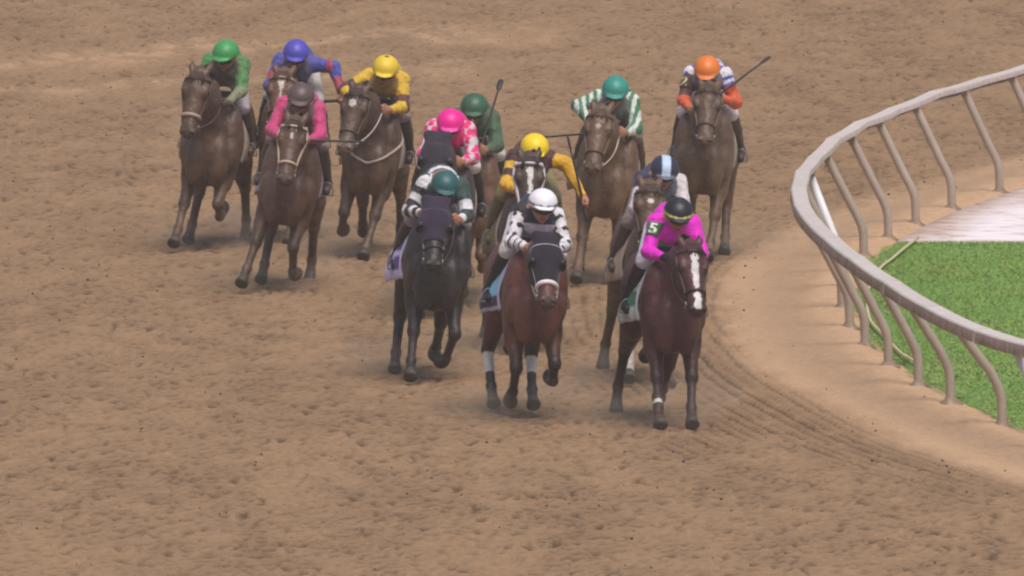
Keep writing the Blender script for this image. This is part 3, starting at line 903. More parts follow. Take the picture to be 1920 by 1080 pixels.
o = make_mesh('loose_dirt', V.reshape(-1, 3), (fo[None] + 6 * np.arange(NC)[:, None, None]).reshape(-1, 3), m_, None, False, np.repeat(dark * .95 * rng.uniform(.6, 1.4, (NC, 1)), 6, 0)); tag(o, 'small dark crumbs of loose dirt scattered over the track', kind='stuff')

# ------------------------------------------------------------------ infield: turf sheet, blades, pale path
def sector(name, r0, r1, a0, a1, z, mat, na=120, nr=14, edge_noise=0.0, cols=None):
    rs = np.append(np.linspace(r0, r1 - .04, nr - 1), r1); V = []; F = []
    for i, a in enumerate(np.linspace(a0, a1, na)):
        wob = edge_noise * (math.sin(i * 1.3) + math.sin(i * 2.9 + 1))
        for j, r in enumerate(rs):
            p = polar(r + (wob if j == nr - 1 else 0), a); V.append((p[0], p[1], z if j < nr - 1 else -.03))
    for i in range(na - 1):
        for j in range(nr - 1):
            F.append((i * nr + j, i * nr + j + 1, (i + 1) * nr + j + 1, (i + 1) * nr + j))
    return make_mesh(name, np.array(V), np.array(F), mat, None, True, cols(na, nr) if cols else None)
a_g0, a_g1 = ang(np.array([3.6, 178.0])), ang(ground_at(1690, 463)[:2])
mt, tt_, bt = new_mat('turf_soil')
cc = ramp(tt_, noise(tt_, 3.0, 5.0, .65), [(.3, (*srgb(104, 146, 62), 1)), (.55, (*srgb(124, 166, 74), 1)), (.75, (*srgb(150, 172, 94), 1))])
tt_.links.new(cc, bt.inputs['Base Color']); bt.inputs['Roughness'].default_value = .9
bump(tt_, bt, noise(tt_, 30, 5, .7), .6, .03)
g = sector('infield_turf', RAD - 9, RAD - .16, a_g0 - .03, a_g1, .055, mt, 160, 30, .03); tag(g, kind='structure')
mp, tp, bp_ = new_mat('pale_path')
cc = ramp(tp, noise(tp, 1.6, 6.0, .7), [(.34, (*srgb(190, 160, 140), 1)), (.5, (*srgb(240, 228, 230), 1)), (.75, (*srgb(248, 240, 244), 1))])
wet = math_n(tp, 'MULTIPLY', attr(tp, 'Col', 'Fac'), math_n(tp, 'ADD', math_n(tp, 'MULTIPLY', noise(tp, 2.2, 5.0, .65), 1.6), -.15))
cc = mix(tp, wet, cc, srgb(168, 132, 104))
tp.links.new(cc, bp_.inputs['Base Color']); bp_.inputs['Roughness'].default_value = .8
bump(tp, bp_, noise(tp, 12, 5, .6), .4, .03)
def path_cols(na, nr):
    q = np.zeros((na, nr)); q[:, -5:] = [.25, .5, .8, 1, 1]; q[:6] = np.maximum(q[:6], np.array([1, .9, .7, .45, .3, .15])[:, None])
    return np.repeat(q.reshape(-1, 1), 3, 1)
g = sector('path', RAD - 5, RAD - .14, a_g1 + .0004, a_g1 + .3, .052, mp, 260, 30, .05, path_cols); tag(g, kind='structure')

NB = 190000
aa = a_g0 + (a_g1 - a_g0) * rng.random(NB)
rad_ = RAD - .10 - 3.2 * rng.random(NB) ** 1.15
edge_w = .10 * np.sin(aa * RAD * 1.1) + .07 * np.sin(aa * RAD * 2.7 + 1)
rad_ = rad_ + np.minimum(edge_w, .06)
rc_ = rad_ + corr(aa); bx, by = CX - rc_ * np.cos(aa), CY + rc_ * np.sin(aa)
pat = .5 + .25 * np.sin(bx * 2.3 + by * .9) + .25 * np.sin(by * 1.3 - bx * 1.1 + 2)
near_edge = smooth01((RAD - rad_) / .5)
hb = (.012 + .015 * rng.random(NB) ** 1.5 + .02 * pat) * (.35 + .65 * near_edge)
th = rng.random(NB) * 2 * math.pi; wb = .004 + .005 * rng.random(NB)
lx, ly = rng.standard_normal(NB) * .03, rng.standard_normal(NB) * .03
B0 = np.stack([bx - wb * np.cos(th), by - wb * np.sin(th), np.full(NB, .05)], 1)
B1 = np.stack([bx + wb * np.cos(th), by + wb * np.sin(th), np.full(NB, .05)], 1)
B2 = np.stack([bx + lx, by + ly, .05 + hb], 1)
V = np.stack([B0, B1, B2], 1).reshape(-1, 3)
g1, g2, g3 = np.array(srgb(112, 150, 66)), np.array(srgb(146, 178, 88)), np.array(srgb(192, 184, 124))
gm = np.clip(.8 * pat + .22 * rng.random(NB) - .05, 0, 1)[:, None]
GC = g1 + (g2 - g1) * gm
dry = (rng.random(NB) < .05 + .25 * (1 - near_edge))[:, None]
GC = np.where(dry, g3, GC)
mg, tg_, bg_ = new_mat('grass_blade')
gn = tg_.nodes.new('ShaderNodeNewGeometry'); mx = tg_.nodes.new('ShaderNodeVectorMath'); mx.operation = 'MULTIPLY_ADD'
mx.inputs[1].default_value = (.16, .16, .16); mx.inputs[2].default_value = (0, 0, .8)
nz = tg_.nodes.new('ShaderNodeVectorMath'); nz.operation = 'NORMALIZE'
tg_.links.new(gn.outputs['Normal'], mx.inputs[0]); tg_.links.new(mx.outputs[0], nz.inputs[0]); tg_.links.new(nz.outputs[0], bg_.inputs['Normal'])
tg_.links.new(attr(tg_, 'Col'), bg_.inputs['Base Color']); bg_.inputs['Roughness'].default_value = .55
bg_.inputs['Specular IOR Level'].default_value = .2
g = make_mesh('grass', V, np.arange(3 * NB).reshape(-1, 3), mg, None, False, np.repeat(GC, 3, 0)); tag(g, kind='stuff')
g['label'] = 'short green grass growing on the infield behind the rail'; 

# pale hose lying along the edge of the grass
hp_ = [(1722, 462), (1690, 487), (1672, 503), (1655, 515), (1638, 535), (1626, 565), (1625, 595), (1632, 622), (1650, 640), (1664, 655), (1690, 682), (1712, 694), (1728, 708)]
pts = np.array([ground_at(*p) for p in hp_]); pts[:, 2] = .10
q = [pts[0]]
for i in range(len(pts) - 1):
    for t in (.33, .66, 1.0): q.append(pts[i] + (pts[i + 1] - pts[i]) * t)
q = np.array(q); q[1:-1] = (q[:-2] + q[1:-1] * 2 + q[2:]) / 4
M_hose = plain('hose', srgb(206, 196, 150), .6)
m = MB(); m.tube(q, .015, 8)
o = m.build('hose', M_hose); tag(o, 'pale yellow hose lying along the edge of the infield grass', 'hose')

# ------------------------------------------------------------------ inner rail: gooseneck posts carrying a folded metal cover
M_rail = painted('rail_metal', .38, .5, 0, 3.0, .12, .01, 6.0, .10)
M_post = painted('rail_post', .42, .5, 0, 4.0, .12, .01, 8.0, .14)
RH0, OV = 1.20, .44
rise = lambda i: float(np.interp(i, [-4, -2, -1, 0, 1, 2, 3, 9, 13, 19], [-.10, -.12, -.14, -.17, -.10, -.02, 0, 0, .05, .06]))
rail = empty('rail', (*polar(RAD, 0), 0))
tag(rail, 'curved grey metal inner rail on bent gooseneck posts beside the infield grass', 'rail')
rb = np.array([*polar(RAD, 0), 0])
prng = np.random.default_rng(3)
rail_grey = np.array(srgb(232, 218, 210)); post_grey = np.array(srgb(178, 162, 150)); white = np.array(srgb(236, 234, 240))
for i in range(-4, 19):
    a = a_first + da * i + prng.normal() * .0012
    p = polar(RAD, a); out = polar(RAD + 1, a) - p; out = np.array([*out, 0])
    bpt = np.array([*p, 0])
    bright = i in (-1, 8); RH = RH0 + rise(i)
    if bright: prof = [(0.0, -.05), (.0, .05), (.06, .18), (OV - .02, RH - .10)]
    else: prof = [(0, -.06), (.0, .08), (.005, .28), (.025, .37), (.065, .46), (.125, .57), (OV - .06, RH - .14), (OV - .01, RH - .06)]
    pr = [bpt + out * o_ + np.array([0, 0, z_]) for o_, z_ in prof]
    m = MB(); m.tube(pr, .046 if not bright else .044, 12, tuple(white if bright else post_grey * prng.uniform(.92, 1.08)))
    po = m.build('post', M_post, rail, True, True, .18 if not bright else .03)
    po.data.transform(Matrix.Translation(Vector(-rb)))
    if bright: po['label'] = 'straight bright white post of the rail'
    m = MB(); rr = []
    for s_, z_ in ((.13, -.02), (.11, .025), (.07, .05), (.052, .075)):
        rr.append([bpt + np.array([s_ * math.cos(t) * 1.05, s_ * math.sin(t), z_ + .008 * math.sin(3 * t + i)]) for t in np.linspace(0, 2 * math.pi, 17)[:-1]])
    m.rings(rr, (.30, .22, .16)); f = m.build('footing', M_post, po, True, True, .5); f.data.transform(Matrix.Translation(Vector(-rb)))
    # clamp under the cover
    m = MB(); e = bpt + out * (OV - .03) + np.array([0, 0, RH - .07]); tg2 = np.array([-out[1], out[0], 0])
    m.rings([[e + tg2 * sx * .07 + out * sy * .05 + np.array([0, 0, sz]) for sx, sy in ((-1, -1), (1, -1), (1, 1), (-1, 1))] for sz in (-.05, .035)], tuple(post_grey * .75))
    f = m.build('clamp', M_post, po, False, True, .2); f.data.transform(Matrix.Translation(Vector(-rb)))
# cover: sloped top, outer skirt, rolled lower lip, open towards the posts
RH = RH0
sec = [(-.082, RH - .046), (-.082, RH + .008), (-.074, RH + .018), (.070, RH + .010), (.084, RH - .004), (.090, RH - .108), (.080, RH - .118), (.052, RH - .118), (.052, RH - .106), (.076, RH - .102), (.072, RH - .012), (-.072, RH + .002), (-.072, RH - .046)]
seg = [(i - .5, a_first + da * (i - .5)) for i in range(-4, 20)]
cen = [(a, prng.normal() * .010 + rise(i)) for i, a in seg]
for i in range(len(cen) - 1):
    m = MB(); rings = []
    for t in np.linspace(0.0, 1.0, 7):
        p0, p1 = polar(RAD + OV, cen[i][0]), polar(RAD + OV, cen[i + 1][0])
        t_in = .0012 + t * .9976
        p = p0 + (p1 - p0) * t_in; a = cen[i][0] + (cen[i + 1][0] - cen[i][0]) * (t_in * .0 + (.0 if t_in < .02 else 1.0 if t_in > .98 else .5))
        z = cen[i][1] * (1 - t_in) + cen[i + 1][1] * t_in - .012 * math.sin(math.pi * t)
        o2 = polar(RAD + 1, a) - polar(RAD, a)
        rings.append([np.array([*(p + o2 * x), zz + z]) for x, zz in sec])
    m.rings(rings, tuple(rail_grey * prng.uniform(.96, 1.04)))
    c_ = m.build('rail_cover', M_rail, rail, False, True, np.tile(np.array([.5, .3, .12, .12, .3, .95, 1., 1., 1., .8, .8, .8, .8]), 7)); c_.data.transform(Matrix.Translation(Vector(-rb)))  # side and underside shade put into the colour through dust, together with splashed mud
    if i % 2: continue
    # sleeve over the joint
    m = MB(); a = cen[i][0]; p = polar(RAD + OV, a); o2 = polar(RAD + 1, a) - polar(RAD, a); tg2 = np.array([-o2[1], o2[0]])
    m.rings([[np.array([*(p + o2 * (x * 1.03) + tg2 * s_), RH + cen[i][1] + (zz - RH) * 1.02 + .003]) for x, zz in sec] for s_ in (-.05, .05)], tuple(rail_grey * .93))
    j = m.build('joint_sleeve', M_rail, c_, False, True, .15); j.data.transform(Matrix.Translation(Vector(-rb)))

# ------------------------------------------------------------------ colours of silks, caps and saddle cloths
def solid(c): return lambda tg, *a: np.tile(np.array(c), (len(tg), 1))
def cap_of(c, peak=None, band=None, button=None, stripe=None):
    def f(tg, lv):
        C = np.tile(np.array(c, float), (len(tg), 1))
        if stripe is not None: C[(np.abs(lv[:, 0]) < .036) & (lv[:, 2] > .0)] = stripe
        if band is not None: C[(lv[:, 2] < .066) & (lv[:, 2] > .045) & (tg == 'shell')] = band
        if peak is not None: C[tg == 'peak'] = peak
        if button is not None: C[(tg == 'button') | (np.hypot(lv[:, 0], lv[:, 1] + .02) < .022) & (lv[:, 2] > .12)] = button
        return C
    return f
def cloth_of(c, edge=None, patch=None, pc=None, side2=None):
    def f(F, A):
        C = np.tile(np.array(c, float), (len(F), 1))
        if side2 is not None: C[np.abs(A) < 62] = side2
        if patch: 
            for (f0, f1, a0, a1) in patch: C[(F > f0) & (F < f1) & (np.abs(A) > a0) & (np.abs(A) < a1)] = pc
        C[F > .19] = srgb(188, 174, 160)
        if edge is not None: C[(F > .225) | (F < -.365) | (np.abs(A) > 120)] = edge
        return C
    return f

BLK, WHT, NAVY = srgb(28, 26, 34), srgb(228, 224, 230), srgb(30, 34, 58)
def j_green(tg, t, r):
    C = np.tile(srgb(38, 150, 80), (len(tg), 1)).astype(float); lo = np.isin(tg, ('lL', 'lR')); C[lo] = srgb(128, 150, 112)
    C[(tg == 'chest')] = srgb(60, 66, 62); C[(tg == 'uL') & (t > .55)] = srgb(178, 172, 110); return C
def j_blue(tg, t, r):
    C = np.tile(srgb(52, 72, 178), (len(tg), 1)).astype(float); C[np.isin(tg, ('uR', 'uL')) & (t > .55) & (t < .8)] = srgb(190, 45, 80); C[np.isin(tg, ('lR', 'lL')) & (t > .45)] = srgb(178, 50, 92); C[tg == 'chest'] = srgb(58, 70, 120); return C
def j_pinkdark(tg, t, r):
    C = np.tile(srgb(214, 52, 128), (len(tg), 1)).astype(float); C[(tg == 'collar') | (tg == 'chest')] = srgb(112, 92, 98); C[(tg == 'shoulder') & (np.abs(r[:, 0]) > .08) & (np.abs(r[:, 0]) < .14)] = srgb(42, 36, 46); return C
def j_yellow(tg, t, r):
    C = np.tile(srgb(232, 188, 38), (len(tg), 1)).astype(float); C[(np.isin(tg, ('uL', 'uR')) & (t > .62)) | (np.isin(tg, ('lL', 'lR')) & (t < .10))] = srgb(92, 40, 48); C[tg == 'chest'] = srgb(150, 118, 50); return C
def j_check(tg, t, r):
    C = np.tile(srgb(240, 26, 128), (len(tg), 1)).astype(float); s = np.isin(tg, ('uL', 'uR', 'lL', 'lR'))
    q = (np.floor(t * 3.2) + np.floor((r[:, 0] + r[:, 1] * .7) / .055) + np.floor(r[:, 2] / .07)) % 2 == 0
    C[s & q] = srgb(214, 206, 212); C[(tg == 'shoulder') & (np.sin(r[:, 0] * 70) * np.sin(r[:, 1] * 70) > .3)] = srgb(226, 214, 220); return C
j_dkgreen = solid(srgb(34, 92, 66))
def j_hoops(tg, t, r):
    C = np.tile(srgb(30, 70, 66), (len(tg), 1)).astype(float)
    C[(tg == 'torso') & (np.sin(r[:, 1] * 40) > .2)] = WHT
    sl = (np.isin(tg, ('uL',)) & (np.floor(t * 4.4) % 2 == 0)) | ((tg == 'lL') & (np.floor(t * 3.8 + .5) % 2 == 0)); C[np.isin(tg, ('uL', 'lL'))] = BLK; C[sl] = WHT
    C[(tg == 'uR') & (t > .55) & (t < .9)] = WHT; C[(tg == 'lR') & (t > .70)] = WHT; C[(tg == 'lR') & (t < .25)] = BLK
    C[(tg == 'shoulder') & (np.abs(r[:, 0]) > .07) & (np.abs(r[:, 0]) < .13)] = WHT; return C
def j_maroon(tg, t, r):
    C = np.tile(srgb(74, 32, 42), (len(tg), 1)).astype(float); C[np.isin(tg, ('lR', 'lL'))] = srgb(236, 176, 30); C[np.isin(tg, ('uR',)) & (t > .35)] = srgb(238, 184, 34); C[(tg == 'uL') & ((t * 4).astype(int) % 2 == 1)] = srgb(236, 190, 40); return C
def j_diamond(tg, t, r):
    C = np.tile(NAVY, (len(tg), 1)).astype(float); s = np.isin(tg, ('uL', 'uR', 'lL', 'lR')); C[s] = WHT
    dm = np.abs(((t * 3.0) % 1) - .5) / .5 + np.abs(((r[:, 0] + r[:, 1]) / .10) % 1 - .5) / .5
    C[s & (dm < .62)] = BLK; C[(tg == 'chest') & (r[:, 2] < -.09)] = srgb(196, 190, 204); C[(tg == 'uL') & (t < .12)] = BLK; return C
def j_stripes(tg, t, r):
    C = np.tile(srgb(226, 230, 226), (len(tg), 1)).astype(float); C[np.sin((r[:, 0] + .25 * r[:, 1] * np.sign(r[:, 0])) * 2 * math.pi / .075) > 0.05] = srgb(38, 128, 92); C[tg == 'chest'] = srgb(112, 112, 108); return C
def j_orange(tg, t, r):
    C = np.tile(srgb(232, 230, 236), (len(tg), 1)).astype(float); C[np.sin((r[:, 1] * .8 + np.abs(r[:, 0]) * .7) * 2 * math.pi / .095) > .25] = srgb(62, 78, 190)
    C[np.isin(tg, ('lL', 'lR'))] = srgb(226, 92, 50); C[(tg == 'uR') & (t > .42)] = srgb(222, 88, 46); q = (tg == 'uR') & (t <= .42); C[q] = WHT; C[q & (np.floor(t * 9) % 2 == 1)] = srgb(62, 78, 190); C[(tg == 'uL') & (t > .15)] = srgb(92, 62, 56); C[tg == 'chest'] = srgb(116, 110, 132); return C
def j_navywhite(tg, t, r):
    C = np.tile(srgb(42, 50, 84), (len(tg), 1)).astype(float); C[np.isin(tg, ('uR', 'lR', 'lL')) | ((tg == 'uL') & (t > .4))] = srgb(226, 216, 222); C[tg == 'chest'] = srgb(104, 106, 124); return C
def j_magenta(tg, t, r):
    C = np.tile(srgb(236, 4, 204), (len(tg), 1)).astype(float); C[tg == 'collar'] = srgb(150, 30, 130); return C

# ------------------------------------------------------------------ the field of thirteen
def lin(r, g, b): return (r, g, b)
BAY, DKBAY, BLACK, CHEST, BROWN = (.115, .040, .024), (.056, .030, .024), (.020, .017, .020), (.110, .042, .026), (.088, .046, .030)
BP = (.022, .016, .016)
HORSES = [
 dict(id=1, tilt=6, cap=(424, 75), hoof=467, yaw=-6, coat=DKBAY, points=BP, dust=0.4, legs=[('reach', (5, 4)), ('fold', (0, 0)), ('under', (4, 2)), ('push', (8, 4))], head=dict(u=-.12, z=1.80, yaw=-5, pitch=60),
   noseband=srgb(190, 172, 150), nose_w=.02, cloth=cloth_of(srgb(150, 130, 118)), girth=1.12, label='dust-grey dark bay horse under the bright green capped jockey at far left', coat_label='dusty dark bay coat',
   jockey=dict(jacket=j_green, cap=cap_of(srgb(40, 160, 84)), dust=.35, rise=.08, lean=.05, hyaw=-12, glove=srgb(60, 50, 48), label='person in bright green cap and green jacket with olive lower sleeves', breeches=srgb(210, 200, 210))),
 dict(id=2, tilt=6, cap=(557, 78), hoof=450, yaw=-4, coat=CHEST, points=(.05, .02, .015), dust=0.4, legs=[('land', (2, 2)), ('stance', (0, 0)), ('push', (3, 3)), ('swing', (0, 0))], head=dict(u=-.06, z=1.72, pitch=50),
   brow=srgb(196, 176, 150), blaze=[(.11, .21, .03, .012, 0), (.2, .42, .008, .006, .008)], cloth=cloth_of(srgb(120, 100, 96)), label='chestnut horse with a small star, half hidden behind the pink jacketed jockey', coat_label='chestnut coat with a small star',
   jockey=dict(jacket=j_blue, cap=cap_of(srgb(70, 72, 190)), dust=.28, lean=.0, joints=dict(elR=(.36, .20, 1.86), haR=(.46, .34, 1.62)), no_rein=('R',), whip=dict(hand='R', dir=(.85, -.35, .10), label='black whip held out by the jockey in blue', len=.55), label='person in blue cap and blue jacket with red sleeve marks, right arm swung out')),
 dict(id=3, tilt=8, cap=(566, 157), hoof=543, yaw=-4, coat=(.092, .046, .033), points=BP, dust=.27, legs=[('land', (11, 9)), ('half', (-2, 4)), ('under', (3, 0)), ('push', (4, 2))], head=dict(u=.02, z=1.70, pitch=54), strap=.013,
   noseband=srgb(206, 182, 156), nose_w=.014, bridle=srgb(190, 166, 140), brow=srgb(206, 182, 156), blaze=[(.14, .20, .012, .012, 0)], cloth=cloth_of(srgb(214, 202, 212), edge=srgb(120, 84, 84)), label='brown horse in a pale bridle under the pink jacketed jockey', coat_label='brown coat with a faint star',
   jockey=dict(jacket=j_pinkdark, cap=cap_of(srgb(82, 68, 74), band=srgb(104, 90, 92)), dust=.18, capdust=1.4, whip=dict(hand='R', dir=(.9, -.25, .12), label='dark whip held sideways by the jockey in plain pink'), label='person in muddy grey cap and plain pink jacket', boot=(.05, .04, .04), breeches=srgb(150, 130, 128))),
 dict(id=4, tilt=7, cap=(725, 104), hoof=480, yaw=-5, coat=DKBAY, points=BP, dust=0.3, legs=[((34, -46, -85), (4, 6)), ('land', (-4, -6)), ('swing', (-6, 0)), ('push', (8, 4))], head=dict(u=-.14, z=1.70, pitch=56, yaw=-8),
   blaze=[(.12, .19, .03, .02, -.01)], muzzle=(.20, .15, .12), noseband=(.10, .07, .05), breast=srgb(176, 160, 148), rein=srgb(196, 186, 180), cloth=cloth_of(srgb(170, 150, 140)), label='dark bay horse with its head turned aside under the yellow jacketed jockey', coat_label='dark bay coat with pale muzzle and star',
   jockey=dict(jacket=j_yellow, cap=cap_of(srgb(236, 202, 48), button=srgb(52, 40, 34)), dust=.18, lean=.04, joints=dict(elL=(-.34, .42, 1.72)), label='person in yellow cap and yellow jacket with maroon arm bands', breeches=srgb(160, 142, 150))),
 dict(id=5, tilt=4, cap=(846, 207), hoof=592, yaw=-2, coat=BLACK, points=BLACK, dust=.22, legs=[('land', (0, 0)), ('half', (0, 0)), ('push', (3, 3)), ('swing', (0, 0))], head=dict(u=-.09, z=1.72, pitch=50),
   hood=srgb(44, 42, 58), hood_len=.46, hooddust=.25, cloth=cloth_of(srgb(70, 60, 66)), label='black horse in a full dark hood under the hot pink cap', coat_label='black coat',
   jockey=dict(jacket=j_check, cap=cap_of(srgb(246, 16, 150), peak=srgb(246, 70, 170)), dust=.06, label='person in hot pink cap and pink jacket with white checked sleeves', hz=-.04)),
 dict(id=6, tilt=3, cap=(890, 182), hoof=569, yaw=-3, coat=CHEST, points=(.06, .028, .02), dust=0.5, legs=[('stance', (0, 0)), ('fold', (0, 0)), ('under', (3, 3)), ('push', (5, 2))], head=dict(u=-.08, z=1.72, pitch=52),
   cloth=cloth_of(srgb(140, 116, 100)), label='dusty chestnut horse tucked behind the hot pink capped jockey', coat_label='dusty chestnut coat',
   jockey=dict(jacket=j_dkgreen, cap=cap_of(srgb(34, 94, 70)), dust=.28, lean=0, whip=dict(hand='R', dir=(.14, -.85, .72), len=1.0, label='thin whip raised behind the dark green jacket'), label='person in dark green cap and plain dark green jacket', goggle=srgb(160, 150, 140))),
 dict(id=7, tilt=6, cap=(838, 321), hoof=712, yaw=5, coat=(.017, .015, .020), points=(.014, .013, .016), dust=.10, legs=[('land', (2, 2)), ('half', (9, -10)), ('under', (4, 4)), ('swing', (4, 2))], head=dict(u=-.12, z=1.64, pitch=50), girth=1.1,
   hood=srgb(52, 42, 62), hood_len=.36, hooddust=.1, cup=srgb(40, 34, 50), strap=.010, bridle=srgb(120, 112, 118), noseband=srgb(54, 48, 56), cloth=cloth_of(srgb(206, 196, 232), edge=srgb(214, 206, 236), patch=[(-.34, .16, 66, 84), (-.30, -.02, 92, 106), (.02, .16, 90, 112)], pc=srgb(96, 66, 150)), clothdust=.3, label='black horse with purple and white saddle cloth in front of the others at left', coat_label='jet black coat',
   jockey=dict(jacket=j_hoops, cap=cap_of(srgb(32, 92, 94)), dust=.06, hz=-.10, joints=dict(haL=(-.20, .62, 1.62)), label='person in dark teal cap, left sleeve hooped black and white', breeches=srgb(150, 140, 150), boot_top=srgb(70, 40, 60))),
 dict(id=8, tilt=3, cap=(1003, 252), hoof=656, yaw=5, coat=(.040, .026, .026), points=BP, dust=.22, legs=[('land', (2, 2)), ('half', (0, 0)), ('push', (3, 3)), ('swing', (0, 0))], head=dict(u=-.10, z=1.83, pitch=56),
   blaze=[(.10, .20, .034, .026, .0), (.19, .44, .020, .014, .004), (.40, .50, .03, .05, 0)], bridle=srgb(206, 198, 204), noseband=srgb(214, 206, 212), nose_w=.018, strap=.016, cloth=cloth_of(srgb(120, 112, 80)), label='dark horse with broad white blaze and white bridle behind the white capped jockey', coat_label='dark brown coat with a white blaze',
   jockey=dict(jacket=j_maroon, cap=cap_of(srgb(246, 212, 24)), dust=.06, joints=dict(elR=(.30, .36, 1.84), haR=(.46, .52, 1.56)), no_rein=('R',), whip=dict(hand='R', dir=(-.22, -.1, .80), label='dark whip held upright across the yellow sleeve', len=.66), label='person in yellow cap and maroon jacket, yellow right arm stretched out', breeches=srgb(140, 130, 90), boot=srgb(96, 90, 60))),
 dict(id=9, tilt=5, cap=(1018, 356), hoof=783, yaw=8, muzzle=(.06, .035, .03), coat=(.135, .043, .032), points=(.030, .018, .020), dust=.05, legs=[((30, -40, -70), (-3, -4)), ((44, -55, -90), (7, 12)), ('under', (8, -5)), ('reach', (-1, 0))], head=dict(u=-.03, z=1.60, pitch=48), clear=.03,
   socks=dict(h0=(.03, .62), h1=(.1, .55)), hood=srgb(36, 32, 46), hood_len=.40, noseband=srgb(236, 230, 236), nose_w=.022, bridle=srgb(200, 190, 200), rein=srgb(176, 160, 110), cloth=cloth_of(srgb(132, 196, 224), edge=srgb(196, 188, 216), patch=[(-.42, .3, 104, 122)], pc=srgb(64, 44, 74), side2=srgb(180, 214, 226)), clothdust=.2, label='bright bay horse in a black hood with white noseband and light blue saddle cloth', coat_label='bright red-brown bay coat',
   jockey=dict(jacket=j_diamond, cap=cap_of(srgb(242, 240, 246), band=srgb(96, 94, 108)), dust=.02, hpitch=16, label='person in white cap, navy jacket and white sleeves with black diamonds', boot=srgb(28, 28, 42))),
 dict(id=10, tilt=6, cap=(1155, 145), hoof=530, yaw=-2, coat=BROWN, points=(.05, .035, .03), dust=0.56, legs=[('land', (2, 1)), ('half', (4, 0)), ('push', (3, 3)), ('under', (0, 0))], head=dict(u=-.10, z=1.72, pitch=54, yaw=-3), girth=1.1,
   blaze=[(.15, .20, .02, .016, 0)], rein=srgb(206, 190, 178), cloth=cloth_of(srgb(150, 128, 110)), tackdust=.9, label='dust-covered brown horse under the light teal cap', coat_label='brown coat powdered with dust',
   jockey=dict(jacket=j_stripes, cap=cap_of(srgb(34, 146, 134), band=srgb(90, 150, 140)), dust=.16, joints=dict(elL=(-.34, .40, 1.78)), whip=dict(hand='L', dir=(-.95, -.1, -.14), label='brown whip pointing sideways from beside the striped sleeve', len=.62), label='person in light teal cap and green and white striped jacket', breeches=srgb(120, 104, 100), boot=srgb(70, 56, 52))),
 dict(id=11, tilt=2, cap=(1326, 108), hoof=486, yaw=-4, coat=(.062, .036, .030), points=(.05, .035, .03), dust=0.48, legs=[('fold', (0, 0)), ('land', (-2, -6)), ('push', (3, 3)), ('under', (2, 2))], head=dict(u=.06, z=1.74, pitch=46), girth=1.05,
   cloth=cloth_of(srgb(130, 112, 104)), tackdust=.9, label='grey-brown dusty horse at the back nearest the rail', coat_label='brown coat grey with dust',
   jockey=dict(jacket=j_orange, cap=cap_of(srgb(232, 124, 44), band=srgb(236, 150, 110)), dust=.08, hpitch=30, rise=.04, hz=-.05, badge=dict(arm='L', col=srgb(92, 76, 60), ink=srgb(206, 196, 160), text='2', at=.13, dir=(-.6, -1, .5)),
     whip=dict(hand='R', dir=(.50, -.80, .42), label='black whip sticking up behind the orange capped jockey', len=.95), joints=dict(haR=(.16, .60, 1.70)), label='person in orange cap, blue and white striped shoulders and orange sleeves', breeches=srgb(226, 216, 224), boot=srgb(72, 58, 56))),
 dict(id=12, tilt=5, cap=(1246, 292), hoof=716, yaw=6, coat=BROWN, points=(.045, .032, .026), dust=0.32, legs=[('land', (6, 4)), ('stance', (0, 0)), ('push', (3, 3)), ('swing', (0, 0))], head=dict(u=-.19, z=1.82, pitch=54),
   socks=dict(f0=(.1, 2)), blaze=[(.14, .19, .024, .022, 0)], cloth=cloth_of(srgb(186, 166, 140), patch=[(-.3, .3, 45, 72)], pc=srgb(206, 50, 44)), clothdust=.3, label='brown horse with a round white star and red patched cloth behind the magenta jockey', coat_label='brown coat with a round white star',
   jockey=dict(jacket=j_navywhite, cap=cap_of(srgb(42, 46, 74), stripe=srgb(190, 208, 236), peak=srgb(96, 100, 124)), dust=.1, rise=.05, label='person in navy cap with a pale blue stripe, white sleeves', breeches=srgb(150, 134, 128), boot=srgb(84, 70, 60))),
 dict(id=13, tilt=3, cap=(1272, 372), hoof=797, yaw=8, coat=(.088, .027, .027), points=(.055, .022, .022), dust=.03, legs=[('stance', (-2, -1)), ('land', (2, -3)), ('push', (3, 3)), ('swing', (0, 0))], head=dict(u=.03, z=1.64, pitch=52, yaw=6), mane=-1,
   socks=dict(f0=(.75, .99)), blaze=[(.09, .17, .030, .040, 0), (.16, .40, .032, .024, 0), (.38, .44, .010, .010, .0), (.44, .585, .028, .03, 0)], noseband=(.03, .02, .02), cloth=cloth_of(srgb(60, 128, 92), edge=srgb(206, 206, 206), patch=[(-.42, .3, 60, 78), (-.42, .3, 104, 121)], pc=srgb(190, 206, 206)), rein=srgb(60, 50, 50), clothdust=.2, label='red-brown horse with a wide white blaze leading at front right', coat_label='deep chestnut coat with a wide white blaze',
   jockey=dict(jacket=j_magenta, cap=cap_of(srgb(30, 32, 44), band=srgb(206, 204, 96)), dust=.02, hpitch=24, badge=dict(arm='L', col=srgb(60, 120, 66), ink=srgb(236, 238, 230), text='5', at=.10, dir=(-.25, -1, .5)), glove=srgb(30, 28, 40), label='person in black cap with yellow band and magenta jacket', boot=srgb(28, 26, 38), breeches=srgb(214, 206, 222))),
]
ONLY = None
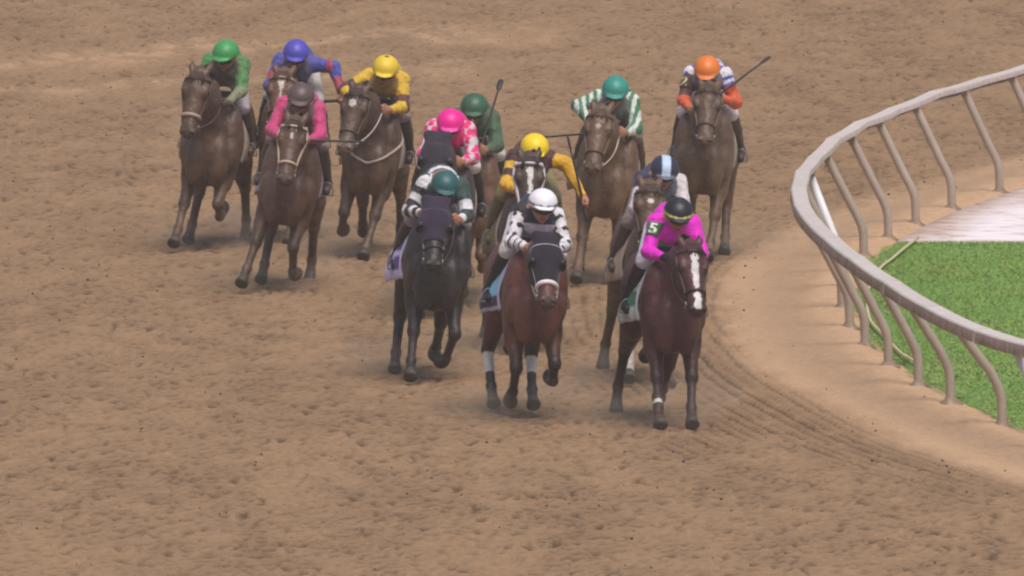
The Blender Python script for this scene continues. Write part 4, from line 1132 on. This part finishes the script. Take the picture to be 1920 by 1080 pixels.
for S in HORSES:
    if ONLY and S['id'] not in ONLY: continue
    g0 = ground_at(960, S['hoof'])
    Y = g0[1] + .45
    yw = R(S['yaw'])
    J = S['jockey']
    X = (S['cap'][0] - 960) / FPX * (Y) * 1.0 - GS * (.5 * math.sin(yw) + J.get('lean', 0) * math.cos(yw))
    tl = R(S.get('tilt', 0)); X -= 2.12 * math.sin(tl) * math.cos(yw)
    S['pos'] = (X, Y)
    hz = build_horse(S)
    build_jockey(S, hz)
    ct = S['cap_top'] * GS; ct = np.array([ct[0] * math.cos(tl) + ct[2] * math.sin(tl), ct[1], ct[2] * math.cos(tl) - ct[0] * math.sin(tl)]); wx = X + ct[0] * math.cos(yw) - ct[1] * math.sin(yw); wy = Y + ct[0] * math.sin(yw) + ct[1] * math.cos(yw); wz = ct[2]
    dy = wy * math.cos(PITCH) - (wz - CAM_H) * math.sin(PITCH); uu = wy * math.sin(PITCH) + (wz - CAM_H) * math.cos(PITCH)
    print('horse', S['id'], 'dz %.3f low %.3f' % (S['dz_used'], S['low']), 'cap px %.0f %.0f want %s' % (960 + FPX * wx / dy, 540 - FPX * uu / dy, S['cap']))

# ------------------------------------------------------------------ dusty air
mh = bpy.data.materials.new('haze'); mh.use_nodes = True
th = mh.node_tree
for n in list(th.nodes): th.nodes.remove(n)
pv = th.nodes.new('ShaderNodeVolumePrincipled')
pv.inputs['Color'].default_value = (.90, .81, .75, 1)
pv.inputs['Density'].default_value = .0004
ho = th.nodes.new('ShaderNodeOutputMaterial'); th.links.new(pv.outputs[0], ho.inputs['Volume'])
x0, x1, y0, y1, z0, z1 = -2600, 2600, -1600, 4100, -1.1, 18.0
hv = [(x, y, z) for x in (x0, x1) for y in (y0, y1) for z in (z0, z1)]
o = make_mesh('haze', hv, [(0, 1, 3, 2), (4, 6, 7, 5), (0, 4, 5, 1), (2, 3, 7, 6), (0, 2, 6, 4), (1, 5, 7, 3)], mh, None, False)
tag(o, kind='stuff')

# low dust thrown up by the hooves: soft thin clouds lying on the track
prng = np.random.default_rng(11)
pf = []
for S in HORSES:
    if 'pos' not in S: continue
    for k in range(7):
        c = np.array([S['pos'][0] + prng.uniform(-.55, .55), S['pos'][1] + prng.uniform(-1.2, 2.4), prng.uniform(.02, .16)])
        pf.append(ell(c, (prng.uniform(.25, .5), prng.uniform(.25, .5), prng.uniform(.18, .38)), 'd', .2))
V, Q = surface(pf, .07)
V[:, 2] = np.maximum(V[:, 2], -.05)
md = bpy.data.materials.new('dust_cloud'); md.use_nodes = True
td = md.node_tree
for n in list(td.nodes): td.nodes.remove(n)
pv = td.nodes.new('ShaderNodeVolumePrincipled')
pv.inputs['Color'].default_value = (.92, .74, .56, 1)
pv.inputs['Density'].default_value = .16
ho = td.nodes.new('ShaderNodeOutputMaterial'); td.links.new(pv.outputs[0], ho.inputs['Volume'])
o = make_mesh('dust', V, Q, md, None, True); tag(o, 'thin brown dust hanging low around the galloping hooves', kind='stuff')
